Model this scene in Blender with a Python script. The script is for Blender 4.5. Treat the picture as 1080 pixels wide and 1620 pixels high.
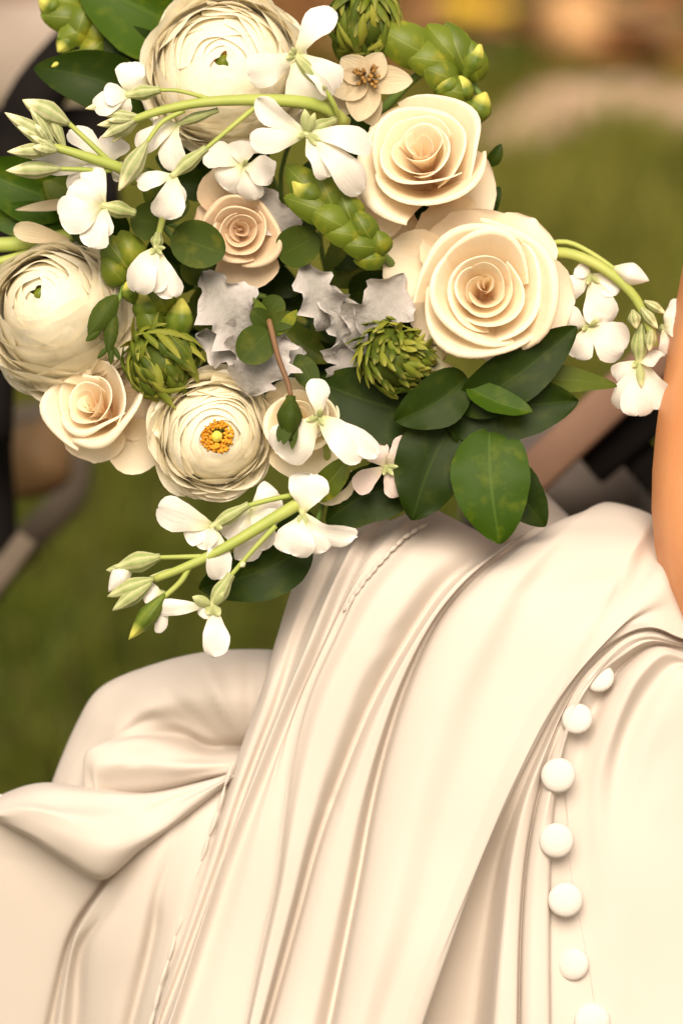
import bpy, math, random
import numpy as np
from mathutils import Vector, Matrix
R = math.radians
for o in list(bpy.data.objects): bpy.data.objects.remove(o)
scene = bpy.context.scene
COL = scene.collection

# ------------------------------------------------------------------ camera
LENS, SENS, DIST, PITCH = 135.0, 36.0, 1.2375, R(24)
TARGET = Vector((0, 0, 0.62))
FWD = Vector((0, math.cos(PITCH), -math.sin(PITCH)))
UP = Vector((0, math.sin(PITCH), math.cos(PITCH)))
RIGHT = Vector((1, 0, 0))
CAM = TARGET - FWD * DIST
cd = bpy.data.cameras.new('camera'); cam = bpy.data.objects.new('camera', cd); COL.objects.link(cam)
cam.location = CAM; cam.rotation_euler = (R(90) - PITCH, 0, 0)
cd.sensor_fit = 'VERTICAL'; cd.sensor_height = SENS; cd.sensor_width = 24; cd.lens = LENS
cd.clip_start = 0.05; cd.clip_end = 200
cd.dof.use_dof = True; cd.dof.focus_distance = DIST - 0.012; cd.dof.aperture_fstop = 6.7; cd.dof.aperture_blades = 0
scene.camera = cam

# ------------------------------------------------------------------ light
SUN_ELEV, SUN_AZ = R(55), R(184)          # azimuth clockwise from +Y: from the front, a little right
world = bpy.data.worlds.new('World'); scene.world = world; world.use_nodes = True
wn = world.node_tree.nodes; wl = world.node_tree.links
bg = wn['Background']; sky = wn.new('ShaderNodeTexSky'); sky.sky_type = 'NISHITA'; sky.sun_disc = False
sky.sun_elevation = SUN_ELEV; sky.sun_rotation = SUN_AZ; sky.air_density = 1.0; sky.dust_density = 3.0
tint = wn.new('ShaderNodeMix'); tint.data_type = 'RGBA'; tint.blend_type = 'MULTIPLY'; tint.inputs['Factor'].default_value = 1.0
tint.inputs['B'].default_value = (1.0, 0.80, 0.57, 1)      # warm evening white balance over the whole sky
wl.new(sky.outputs[0], tint.inputs['A']); wl.new(tint.outputs['Result'], bg.inputs['Color']); bg.inputs['Strength'].default_value = 0.125
sl = bpy.data.lights.new('sun', 'SUN'); sun = bpy.data.objects.new('sun', sl); COL.objects.link(sun)
sl.energy = 2.7; sl.angle = R(38); sl.color = (1.0, 0.91, 0.79)
sdir = Vector((math.sin(SUN_AZ) * math.cos(SUN_ELEV), math.cos(SUN_AZ) * math.cos(SUN_ELEV), math.sin(SUN_ELEV)))
sun.rotation_euler = sdir.to_track_quat('Z', 'Y').to_euler(); sun.location = (1, -2, 3)
vs = scene.view_settings; vs.view_transform = 'Standard'; vs.look = 'None'; vs.gamma = 1; vs.exposure = 0.74; vs.use_curve_mapping = False

# ------------------------------------------------------------------ helpers
U = DIST * SENS / LENS / 1620.0           # metres per photo pixel at the focus distance
_C = np.array(CAM); _R = np.array(RIGHT); _U = np.array(UP); _F = np.array(FWD)
def W(a):
    """(x right, y down, d toward viewer) -> world; arrays (...,3)"""
    a = np.asarray(a, float); z = DIST - a[..., 2] * U; k = SENS / LENS / 1620.0 * z
    return _C + _R * ((a[..., 0] - 540) * k)[..., None] + _U * (-(a[..., 1] - 810) * k)[..., None] + _F * z[..., None]
def ground(px, py, z=0.0):
    k = SENS / LENS / 1620.0
    v = _R * ((px - 540) * k) + _U * (-(py - 810) * k) + _F
    return _C + v * ((z - _C[2]) / v[2])
def V(*a): return np.array(a, float)
def nrm(a): return a / (np.linalg.norm(a) + 1e-12)

def link(name, me, mat=None, parent=None, loc=None):
    if mat is not None: me.materials.append(mat)
    o = bpy.data.objects.new(name, me); COL.objects.link(o)
    if parent is not None: o.parent = parent
    if loc is not None: o.location = loc
    return o
def mesh(name, verts, faces, mat=None, parent=None, origin=None, uv=None, smooth=True):
    verts = np.asarray(verts, float)
    org = np.zeros(3)
    if parent is not None:
        p = parent
        while p is not None: org = org + np.array(p.location); p = p.parent
    elif origin is not None: org = np.asarray(origin, float)
    me = bpy.data.meshes.new(name); me.from_pydata((verts - org).tolist(), [], faces)
    if smooth: me.polygons.foreach_set('use_smooth', [True] * len(me.polygons))
    if uv is not None:
        ul = me.uv_layers.new(name='UVMap')
        li = np.zeros(len(me.loops), int); me.loops.foreach_get('vertex_index', li)
        ul.data.foreach_set('uv', np.asarray(uv, float)[li].ravel())
    return link(name, me, mat, parent, None if parent is not None else org)
def thing(name, label, cat, at, group=None):
    o = bpy.data.objects.new(name, None); COL.objects.link(o); o.empty_display_size = 0.01
    o.location = Vector(at); o['label'] = label; o['category'] = cat
    if group: o['group'] = group
    return o
def tag(o, label, cat, group=None):
    o['label'] = label; o['category'] = cat
    if group: o['group'] = group
    return o
def gridfaces(nu, nv, off=0, wrap=False):
    f = []
    for i in range(nv - 1):
        for j in range(nu if wrap else nu - 1):
            a = off + i * nu + j; b = off + i * nu + (j + 1) % nu
            f.append((a, b, b + nu, a + nu))
    return f
PROF = {
    'leaf': lambda v: (v ** .75) * ((1 - v) ** .85) / 0.333,
    'ovate': lambda v: (v ** .5) * ((1 - v) ** .7) / 0.435,
    'petal': lambda v: .16 + .84 * np.sin(np.clip(v, 0, 1) ** 1.15 * math.pi / 2) * np.sqrt(np.clip(1 - v ** 5, 0, 1)),
    'round': lambda v: np.sqrt(np.clip(1 - (2 * v - 1) ** 2, 0, 1)),
    'lance': lambda v: np.sin(math.pi * v) ** .8,
    'strap': lambda v: np.sqrt(np.clip(1 - v ** 6, 0, 1)) * (.55 + .45 * v),
}
def blade_pts(b, t, w, n=(0, 0, 1), prof='leaf', cup=0.0, fold=0.0, edge=0.0, bend=0.0, curl=0.0, ruf=0.0, rufn=3, nu=7, nv=11, twist=0.0, lobes=0, lobed=.3, side=0.0, rng=None, notch=0.0):
    """sheet from b to t (x, y down, d); returns screen-frame verts and uv"""
    b = V(*b) * V(1, -1, 1); t = V(*t) * V(1, -1, 1); n = V(*n) * V(1, -1, 1)
    e = t - b; L = np.linalg.norm(e); e = e / L
    n = nrm(n - e * e.dot(n)); s = np.cross(e, n)
    vv = 0.5 - 0.5 * np.cos(np.linspace(0.02, 1, nv) * math.pi); uu = np.linspace(-1, 1, nu)
    ph = rng.uniform(0, 6.28, 3) if rng is not None else V(0, 1, 2)
    P = []; UVs = []
    for v in vv:
        hw = w / 2 * max(PROF[prof](v), 0.004)
        c = b + e * L * v + n * (bend * L * 4 * v * (1 - v) + curl * L * v ** 3) + s * side * L * math.sin(math.pi * v)
        a = twist * v; sn, cs = math.sin(a), math.cos(a); s2 = s * cs + n * sn; n2 = n * cs - s * sn
        for u in uu:
            k = 1.0
            if lobes: k = 1 - lobed * (0.5 + 0.5 * math.cos(v * lobes * 6.283 + ph[0] + (1 if u > 0 else 0))) * abs(u) - .1 * math.sin(v * 37 + ph[1] * u) * abs(u)
            k *= 1 + edge * abs(u) * (math.sin(v * 17 + ph[0] + u) + .6 * math.sin(v * 41 + ph[2] * u))
            x = u * hw * k
            p = c + s2 * x + n2 * (cup * hw * (u * u) + fold * hw * abs(u) + ruf * w * .5 * abs(u) ** 2 * math.sin(v * rufn * 6.283 + ph[1] + (2.1 if u > 0 else 0)))
            if ruf: p = p + n2 * ruf * w * .25 * math.sin(u * 4 + ph[2]) * v * v
            if notch: p = p - e * L * notch * math.exp(-(u / .3) ** 2) * v ** 6
            P.append(p * V(1, -1, 1)); UVs.append(((u + 1) / 2, v))
    return np.array(P), UVs, gridfaces(nu, nv)
def blade(name, mat, parent, *a, **k):
    P, uv, f = blade_pts(*a, **k)
    if parent is None: return mesh(name, W(P), f, mat, None, W(V(*a[0])), uv)
    return mesh(name, W(P), f, mat, parent, None, uv)
def spline(pts, n):
    """Catmull-Rom through pts, arc-length spaced, any dimension"""
    p = np.asarray(pts, float)
    if len(p) == 2: return p[0] + (p[1] - p[0]) * np.linspace(0, 1, n)[:, None]
    q = np.vstack([2 * p[0] - p[1], p, 2 * p[-1] - p[-2]]); out = []
    for i in range(1, len(q) - 2):
        t = np.linspace(0, 1, 16, endpoint=False)[:, None]
        out.append(.5 * (2 * q[i] + (q[i + 1] - q[i - 1]) * t + (2 * q[i - 1] - 5 * q[i] + 4 * q[i + 1] - q[i + 2]) * t ** 2 + (3 * q[i] - q[i - 1] - 3 * q[i + 1] + q[i + 2]) * t ** 3))
    o = np.vstack(out + [p[-1:]]); l = np.concatenate([[0], np.cumsum(np.linalg.norm(np.diff(o[:, :3], axis=0), axis=1))])
    tt = np.linspace(0, l[-1], n)
    return np.stack([np.interp(tt, l, o[:, k]) for k in range(o.shape[1])], 1)
def tube_pts(pts, r0, r1, n=14, k=8, closed_ends=True, prof=None):
    p = spline(pts, n); P = []; UVs = []
    d = np.gradient(p, axis=0)
    ref = V(0, 0, 1)
    for i in range(n):
        e = nrm(d[i]); a = np.cross(e, ref)
        if np.linalg.norm(a) < .1: a = np.cross(e, V(1, 0, 0))
        a = nrm(a); b = np.cross(e, a); v = i / (n - 1); r = (r0 + (r1 - r0) * v) * (prof(v) if prof else 1)
        for j in range(k):
            th = 6.2832 * j / k; P.append(p[i] + a * r * math.cos(th) + b * r * math.sin(th)); UVs.append((j / k, v))
    f = gridfaces(k, n, 0, True)
    if closed_ends: f += [tuple(range(k))[::-1], tuple(range((n - 1) * k, n * k))]
    return np.array(P), UVs, f
def tube(name, mat, parent, pts, r0, r1, **k):
    P, uv, f = tube_pts(pts, r0, r1, **k)
    return mesh(name, W(P), f, mat, parent, W(V(*pts[0])), uv)
def bud_pts(b, t, w, rib=4, ribd=.12, belly=.45, tipw=.05, nk=16, nv=12, bend=0.0):
    b = V(*b); t = V(*t); e = t - b; L = np.linalg.norm(e); e = e / L
    a = np.cross(e, V(0.1, 0.2, 1)); a = nrm(a); c = np.cross(e, a); P = []; UVs = []
    for i in range(nv):
        v = i / (nv - 1)
        pr = (v / belly) ** .55 if v < belly else max(math.cos((v - belly) / (1 - belly) * math.pi / 2), 0) ** .75
        pr = max(pr, .25 * (1 - v), tipw); 
        for j in range(nk):
            th = 6.2832 * j / nk; r = w / 2 * pr * (1 - ribd + ribd * abs(math.cos(th * rib / 2)) * 2 * math.sin(math.pi * min(v + .15, 1)))
            P.append(b + e * L * v + a * r * math.cos(th) + c * r * math.sin(th) + V(0, 1, 0) * bend * L * v * v); UVs.append((j / nk, v))
    f = gridfaces(nk, nv, 0, True) + [tuple(range(nk))[::-1], tuple(range((nv - 1) * nk, nv * nk))]
    return np.array(P), UVs, f
def bud(name, mat, parent, *a, **k):
    P, uv, f = bud_pts(*a, **k)
    return mesh(name, W(P), f, mat, parent, W(V(*a[0])), uv)
def join(*ms):
    P = []; F = []; UV = []; o = 0
    for p, uv, f in ms:
        P.append(p); UV += list(uv); F += [tuple(i + o for i in q) for q in f]; o += len(p)
    return np.vstack(P), UV, F
def pchip_grid(G, sub):
    """G (nu,nv,3): smooth monotone interpolation across u"""
    G = np.asarray(G, float); n = len(G)
    dl = np.diff(G, axis=0); m = np.zeros_like(G)
    same = (dl[:-1] * dl[1:]) > 0
    m[1:-1] = np.where(same, 2 * dl[:-1] * dl[1:] / (dl[:-1] + dl[1:] + np.where(same, 0, 1e9) + 1e-12), 0)
    m[0] = dl[0]; m[-1] = dl[-1]
    out = []
    for i in range(n - 1):
        ns = sub[i] if isinstance(sub, (list, tuple)) else sub
        for k in range(ns):
            t = k / ns; h00 = 2 * t ** 3 - 3 * t ** 2 + 1; h10 = t ** 3 - 2 * t ** 2 + t; h01 = -2 * t ** 3 + 3 * t ** 2; h11 = t ** 3 - t ** 2
            out.append(h00 * G[i] + h10 * m[i] + h01 * G[i + 1] + h11 * m[i + 1])
    out.append(G[-1]); return np.array(out)

# ------------------------------------------------------------------ materials
def newmat(name):
    m = bpy.data.materials.new(name); m.use_nodes = True
    return m, m.node_tree.nodes, m.node_tree.links, m.node_tree.nodes['Principled BSDF']
def N(n, t, **k):
    x = n.new(t)
    for a, b in k.items(): setattr(x, a, b)
    return x
def ramp(n, l, src, stops):
    r = n.new('ShaderNodeValToRGB'); e = r.color_ramp.elements
    e[0].position = stops[0][0]; e[0].color = (*stops[0][1], 1)
    e[1].position = stops[-1][0]; e[1].color = (*stops[-1][1], 1)
    for p, c in stops[1:-1]: x = e.new(p); x.color = (*c, 1)
    l.new(src, r.inputs[0]); return r.outputs[0]
def mixc(n, l, f, a, b, bt='MIX'):
    x = n.new('ShaderNodeMix'); x.data_type = 'RGBA'; x.blend_type = bt
    for k, s in (('Factor', f), ('A', a), ('B', b)):
        if hasattr(s, 'links'): l.new(s, x.inputs[k])
        elif k == 'Factor': x.inputs[k].default_value = s
        else: x.inputs[k].default_value = (*s, 1)
    return x.outputs['Result']
def math_(n, l, op, a, b=None):
    x = n.new('ShaderNodeMath'); x.operation = op
    for i, s in enumerate((a, b)):
        if s is None: continue
        if hasattr(s, 'links'): l.new(s, x.inputs[i])
        else: x.inputs[i].default_value = s
    return x.outputs[0]
def uvxy(n, l):
    u = n.new('ShaderNodeUVMap'); s = n.new('ShaderNodeSeparateXYZ'); l.new(u.outputs[0], s.inputs[0]); return u.outputs[0], s.outputs[0], s.outputs[1]
def finish(m, n, l, bs, col, trans=0.0, tcol=None, rough=.55, bump=None, bstr=.2, bdist=.0005, sheen=0, spec=.35):
    if hasattr(col, 'links'): l.new(col, bs.inputs['Base Color'])
    else: bs.inputs['Base Color'].default_value = (*col, 1)
    bs.inputs['Roughness'].default_value = rough; bs.inputs['Specular IOR Level'].default_value = spec
    if sheen: bs.inputs['Sheen Weight'].default_value = sheen; bs.inputs['Sheen Roughness'].default_value = .4
    nb = None
    if bump is not None:
        nb = n.new('ShaderNodeBump'); nb.inputs['Strength'].default_value = bstr; nb.inputs['Distance'].default_value = bdist
        l.new(bump, nb.inputs['Height']); l.new(nb.outputs[0], bs.inputs['Normal'])
    if trans:
        t = n.new('ShaderNodeBsdfTranslucent'); mx = n.new('ShaderNodeMixShader'); mx.inputs[0].default_value = trans
        src = tcol if tcol is not None else col
        if hasattr(src, 'links'): l.new(src, t.inputs[0])
        else: t.inputs[0].default_value = (*src, 1)
        l.new(bs.outputs[0], mx.inputs[1]); l.new(t.outputs[0], mx.inputs[2]); l.new(mx.outputs[0], n['Material Output'].inputs[0])
    return m
def petal_mat(name, basec, midc, tipc, trans=.3, rough=.6, vein=.25):
    m, n, l, bs = newmat(name); uv, u, v = uvxy(n, l)
    c = ramp(n, l, v, [(0, basec), (.16 if name != 'rose_petal' else .25, tuple((x + y) / 2 for x, y in zip(basec, midc))), (.42, midc), (1, tipc)])
    mp = n.new('ShaderNodeMapping'); mp.inputs['Scale'].default_value = (26, 2.2, 1); l.new(uv, mp.inputs[0])
    nz = N(n, 'ShaderNodeTexNoise'); nz.inputs['Scale'].default_value = 1; nz.inputs['Detail'].default_value = 3; l.new(mp.outputs[0], nz.inputs[0])
    c = mixc(n, l, math_(n, l, 'MULTIPLY', ramp(n, l, nz.outputs[0], [(.45, (0, 0, 0)), (.7, (1, 1, 1))]), .35), c, tuple(x * y for x, y in zip(midc, (.93, .90, .78))))
    oi = n.new('ShaderNodeObjectInfo')
    tc = n.new('ShaderNodeTexCoord'); n2 = N(n, 'ShaderNodeTexNoise'); n2.inputs['Scale'].default_value = 90; n2.inputs['Detail'].default_value = 4; l.new(tc.outputs['Object'], n2.inputs[0])
    c = mixc(n, l, math_(n, l, 'MULTIPLY', oi.outputs['Random'], .35), c, tuple(x * .93 for x in midc))
    c = mixc(n, l, math_(n, l, 'MULTIPLY', n2.outputs[0], .22), c, tuple(x * y for x, y in zip(tipc, (.9, .85, .74))))
    n3 = N(n, 'ShaderNodeTexNoise'); n3.inputs['Scale'].default_value = 240; n3.inputs['Detail'].default_value = 2; l.new(tc.outputs['Object'], n3.inputs[0])
    return finish(m, n, l, bs, c, trans, None, rough, math_(n, l, 'ADD', nz.outputs[0], math_(n, l, 'MULTIPLY', n3.outputs[0], .9)), vein * 1.6, .0007, sheen=.15, spec=.22)
def leaf_mat(name, c1, c2, rib, trans=.22, rough=.5, spec=.14, lat=14):
    m, n, l, bs = newmat(name); uv, u, v = uvxy(n, l)
    tc = n.new('ShaderNodeTexCoord'); nz = N(n, 'ShaderNodeTexNoise'); nz.inputs['Scale'].default_value = 60; nz.inputs['Detail'].default_value = 5; l.new(tc.outputs['Object'], nz.inputs[0])
    oi = n.new('ShaderNodeObjectInfo')
    f = math_(n, l, 'ADD', math_(n, l, 'MULTIPLY', nz.outputs[0], .6), math_(n, l, 'MULTIPLY', oi.outputs['Random'], .5))
    c = mixc(n, l, f, c1, c2)
    n4 = N(n, 'ShaderNodeTexNoise'); n4.inputs['Scale'].default_value = 170; n4.inputs['Detail'].default_value = 6; l.new(tc.outputs['Object'], n4.inputs[0])
    c = mixc(n, l, math_(n, l, 'MULTIPLY', ramp(n, l, n4.outputs[0], [(.52, (0, 0, 0)), (.72, (1, 1, 1))]), .55), c, tuple(x * y for x, y in zip(c2, (2.2, 1.5, 1.3))))
    d = math_(n, l, 'ABSOLUTE', math_(n, l, 'SUBTRACT', u, .5))
    midr = math_(n, l, 'LESS_THAN', d, .022)
    c = mixc(n, l, math_(n, l, 'MULTIPLY', midr, .5), c, rib)
    w = math_(n, l, 'SINE', math_(n, l, 'MULTIPLY', math_(n, l, 'SUBTRACT', v, math_(n, l, 'MULTIPLY', d, .9)), lat * 6.28))
    h = math_(n, l, 'ADD', math_(n, l, 'MULTIPLY', w, .012), math_(n, l, 'ADD', nz.outputs[0], math_(n, l, 'MULTIPLY', midr, -.25)))
    return finish(m, n, l, bs, c, trans, None, rough, h, .25, .0006, spec=spec)
def stripe_mat(name, c1, c2, tip, stripes=8, trans=.12):
    m, n, l, bs = newmat(name); uv, u, v = uvxy(n, l)
    s = math_(n, l, 'SINE', math_(n, l, 'MULTIPLY', u, 6.2832 * stripes))
    nz = N(n, 'ShaderNodeTexNoise'); nz.inputs['Scale'].default_value = 9; l.new(uv, nz.inputs[0])
    f = math_(n, l, 'ADD', math_(n, l, 'MULTIPLY', s, .4), nz.outputs[0])
    c = mixc(n, l, f, c1, c2)
    t = ramp(n, l, v, [(.68, (0, 0, 0)), (.86, (1, 1, 1))])
    c = mixc(n, l, t, c, tip)
    return finish(m, n, l, bs, c, trans, None, .5, s, .25, .0004, spec=.3)
def plain_mat(name, c1, c2, scale=40, rough=.7, bstr=.3, bdist=.001, spec=.3, sheen=0, trans=0, detail=6):
    m, n, l, bs = newmat(name); tc = n.new('ShaderNodeTexCoord')
    nz = N(n, 'ShaderNodeTexNoise'); nz.inputs['Scale'].default_value = scale; nz.inputs['Detail'].default_value = detail; l.new(tc.outputs['Object'], nz.inputs[0])
    c = ramp(n, l, nz.outputs[0], [(.3, c1), (.7, c2)])
    return finish(m, n, l, bs, c, trans, None, rough, nz.outputs[0], bstr, bdist, sheen=sheen, spec=spec)

M = {}
M['rose'] = petal_mat('rose_petal', (.90, .50, .18), (.93, .78, .54), (.94, .85, .69), .26, .55, .12)
M['rose_pale'] = petal_mat('rose_petal_pale', (.86, .70, .32), (.92, .80, .54), (.92, .84, .66), .26, .55, .12)
M['rose_tan'] = petal_mat('rose_petal_tan', (.70, .46, .24), (.76, .56, .36), (.82, .68, .50), .26, .55, .12)
M['ranun'] = petal_mat('ranunculus_petal', (.90, .82, .44), (.94, .88, .66), (.95, .90, .76), .32, .5, .12)
M['stock'] = petal_mat('stock_petal', (.60, .64, .20), (.88, .84, .76), (.90, .87, .83), .27, .5, .2)
M['pinkish'] = petal_mat('pinkish_petal', (.55, .55, .2), (.78, .64, .58), (.80, .66, .62), .28, .5, .3)
M['tan'] = petal_mat('tan_petal', (.46, .34, .18), (.64, .52, .34), (.80, .72, .52), .25, .55, .4)
M['leaf'] = leaf_mat('dark_leaf', (.009, .020, .001), (.022, .044, .002), (.036, .065, .006))
M['leaf_bright'] = leaf_mat('bright_leaf', (.024, .060, .002), (.055, .105, .004), (.08, .135, .015))
M['leaf_olive'] = leaf_mat('olive_leaf', (.05, .075, .008), (.085, .115, .014), (.12, .15, .03))
M['euc'] = leaf_mat('eucalyptus_leaf', (.026, .044, .005), (.052, .080, .009), (.065, .095, .015), .15, .6, .12, 9)
M['bract'] = leaf_mat('green_bract', (.06, .10, .006), (.18, .235, .018), (.26, .30, .05), .25, .45, .35, 6)
M['spiky'] = leaf_mat('fine_bract', (.09, .13, .010), (.26, .29, .03), (.34, .36, .06), .25, .5, .3, 3)
def spiky_mat():
    m, n, l, bs = newmat('fine_bract'); uv, u, v = uvxy(n, l); geo = n.new('ShaderNodeNewGeometry')
    c = ramp(n, l, geo.outputs['Random Per Island'], [(0, (.05, .08, .006)), (.5, (.14, .18, .015)), (1, (.30, .30, .04))])
    c = mixc(n, l, ramp(n, l, v, [(.6, (0, 0, 0)), (1, (.6, .6, .6))]), c, (.42, .40, .09))
    return finish(m, n, l, bs, c, .25, None, .55, spec=.2)
M['spiky'] = spiky_mat()
M['stem'] = plain_mat('light_green_stem', (.30, .38, .07), (.42, .46, .12), 60, .5, .15, .0005, trans=.1)
M['stem_dark'] = plain_mat('green_stem', (.10, .18, .03), (.16, .24, .05), 60, .5, .15, .0005)
M['stem_brown'] = plain_mat('brown_stem', (.14, .07, .035), (.20, .11, .05), 60, .6, .2, .0005)
M['calyx'] = stripe_mat('striped_calyx', (.26, .33, .10), (.48, .48, .24), (.52, .54, .26), 8)
M['bud'] = stripe_mat('striped_bud', (.27, .33, .12), (.52, .50, .28), (.85, .80, .48), 8)
M['gbud'] = stripe_mat('green_bud', (.08, .13, .008), (.16, .21, .02), (.62, .60, .12), 5, .2)
def dusty_mat():
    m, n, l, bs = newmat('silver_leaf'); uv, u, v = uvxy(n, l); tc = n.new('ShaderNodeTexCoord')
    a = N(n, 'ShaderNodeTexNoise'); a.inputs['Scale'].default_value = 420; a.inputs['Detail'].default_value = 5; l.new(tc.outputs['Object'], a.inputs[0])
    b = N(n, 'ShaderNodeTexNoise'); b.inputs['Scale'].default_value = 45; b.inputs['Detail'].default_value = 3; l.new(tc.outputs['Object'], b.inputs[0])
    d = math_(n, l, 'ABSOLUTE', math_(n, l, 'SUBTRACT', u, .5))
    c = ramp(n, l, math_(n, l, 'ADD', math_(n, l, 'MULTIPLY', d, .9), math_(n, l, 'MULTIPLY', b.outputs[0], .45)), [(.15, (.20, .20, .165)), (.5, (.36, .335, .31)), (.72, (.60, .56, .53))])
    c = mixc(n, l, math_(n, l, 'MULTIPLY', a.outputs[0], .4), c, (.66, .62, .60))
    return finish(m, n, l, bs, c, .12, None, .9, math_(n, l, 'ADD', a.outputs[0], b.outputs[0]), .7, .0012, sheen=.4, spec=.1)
M['dusty'] = dusty_mat()
M['stamen'] = plain_mat('stamen', (.50, .19, .01), (.76, .38, .03), 90, .7, .5, .001)
M['pistil'] = plain_mat('pistil', (.50, .48, .06), (.62, .58, .10), 90, .6, .5, .001)
M['brown_heart'] = plain_mat('brown_heart', (.13, .055, .012), (.36, .20, .05), 90, .7, .5, .001)
M['tiny'] = plain_mat('tiny_bud', (.55, .52, .28), (.74, .70, .48), 90, .6, .3, .0006, trans=.2)
def satin_mat():
    m, n, l, bs = newmat('ivory_satin'); tc = n.new('ShaderNodeTexCoord')
    nz = N(n, 'ShaderNodeTexNoise'); nz.inputs['Scale'].default_value = 16; nz.inputs['Detail'].default_value = 3; l.new(tc.outputs['Object'], nz.inputs[0])
    c = ramp(n, l, nz.outputs[0], [(.3, (.61, .55, .485)), (.7, (.64, .58, .515))])
    wv = N(n, 'ShaderNodeTexNoise'); wv.inputs['Scale'].default_value = 2600; l.new(tc.outputs['Object'], wv.inputs[0])
    mp = n.new('ShaderNodeMapping'); mp.inputs['Rotation'].default_value = (0, R(-28), 0); mp.inputs['Scale'].default_value = (95, 60, 22); l.new(tc.outputs['Object'], mp.inputs[0])
    wr = N(n, 'ShaderNodeTexNoise'); wr.inputs['Scale'].default_value = 1; wr.inputs['Detail'].default_value = 4; l.new(mp.outputs[0], wr.inputs[0])
    h = math_(n, l, 'ADD', math_(n, l, 'ADD', math_(n, l, 'MULTIPLY', wv.outputs[0], .05), math_(n, l, 'MULTIPLY', wr.outputs[0], .28)), nz.outputs[0])
    return finish(m, n, l, bs, c, .14, (.80, .58, .36), .62, h, .16, .003, sheen=.12, spec=.2)
M['satin'] = satin_mat()
M['button'] = plain_mat('covered_button', (.60, .55, .50), (.65, .60, .55), 1200, .8, .4, .0002, .12, sheen=.2)
M['seam'] = plain_mat('seam_thread', (.76, .64, .50), (.82, .71, .58), 500, .6, .3, .0003)
def skin_mat():
    m, n, l, bs = newmat('skin'); tc = n.new('ShaderNodeTexCoord')
    nz = N(n, 'ShaderNodeTexNoise'); nz.inputs['Scale'].default_value = 40; nz.inputs['Detail'].default_value = 5; l.new(tc.outputs['Object'], nz.inputs[0])
    pr = N(n, 'ShaderNodeTexVoronoi'); pr.inputs['Scale'].default_value = 900; l.new(tc.outputs['Object'], pr.inputs[0])
    c = ramp(n, l, nz.outputs[0], [(.3, (.66, .275, .11)), (.7, (.74, .34, .15))])
    fr = N(n, 'ShaderNodeTexVoronoi'); fr.inputs['Scale'].default_value = 70; l.new(tc.outputs['Object'], fr.inputs[0])
    fk = ramp(n, l, fr.outputs['Distance'], [(.03, (1, 1, 1)), (.09, (0, 0, 0))])
    c = mixc(n, l, math_(n, l, 'MULTIPLY', fk, .7), c, (.30, .09, .03))
    bs.inputs['Subsurface Weight'].default_value = .25; bs.inputs['Subsurface Radius'].default_value = (.01, .004, .002); bs.inputs['Subsurface Scale'].default_value = .4
    return finish(m, n, l, bs, c, 0, None, .5, pr.outputs['Distance'], .15, .0003, spec=.35)
M['skin'] = skin_mat()

# ------------------------------------------------------------------ ground
def lawn_mat():
    m, n, l, bs = newmat('lawn'); tc = n.new('ShaderNodeTexCoord')
    a = N(n, 'ShaderNodeTexNoise'); a.inputs['Scale'].default_value = 5; a.inputs['Detail'].default_value = 4; l.new(tc.outputs['Object'], a.inputs[0])
    b = N(n, 'ShaderNodeTexNoise'); b.inputs['Scale'].default_value = 120; b.inputs['Detail'].default_value = 5; l.new(tc.outputs['Object'], b.inputs[0])
    c = mixc(n, l, ramp(n, l, a.outputs[0], [(.35, (0, 0, 0)), (.65, (1, 1, 1))]), (.035, .045, .008), (.07, .065, .014))
    c = mixc(n, l, b.outputs[0], c, (.05, .04, .015))
    return finish(m, n, l, bs, c, 0, None, .9, b.outputs[0], .6, .01, spec=.1)
g = mesh('lawn', [(-40, -40, 0), (40, -40, 0), (40, 60, 0), (-40, 60, 0)], [(0, 1, 2, 3)], lawn_mat(), smooth=False); g['kind'] = 'structure'
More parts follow.
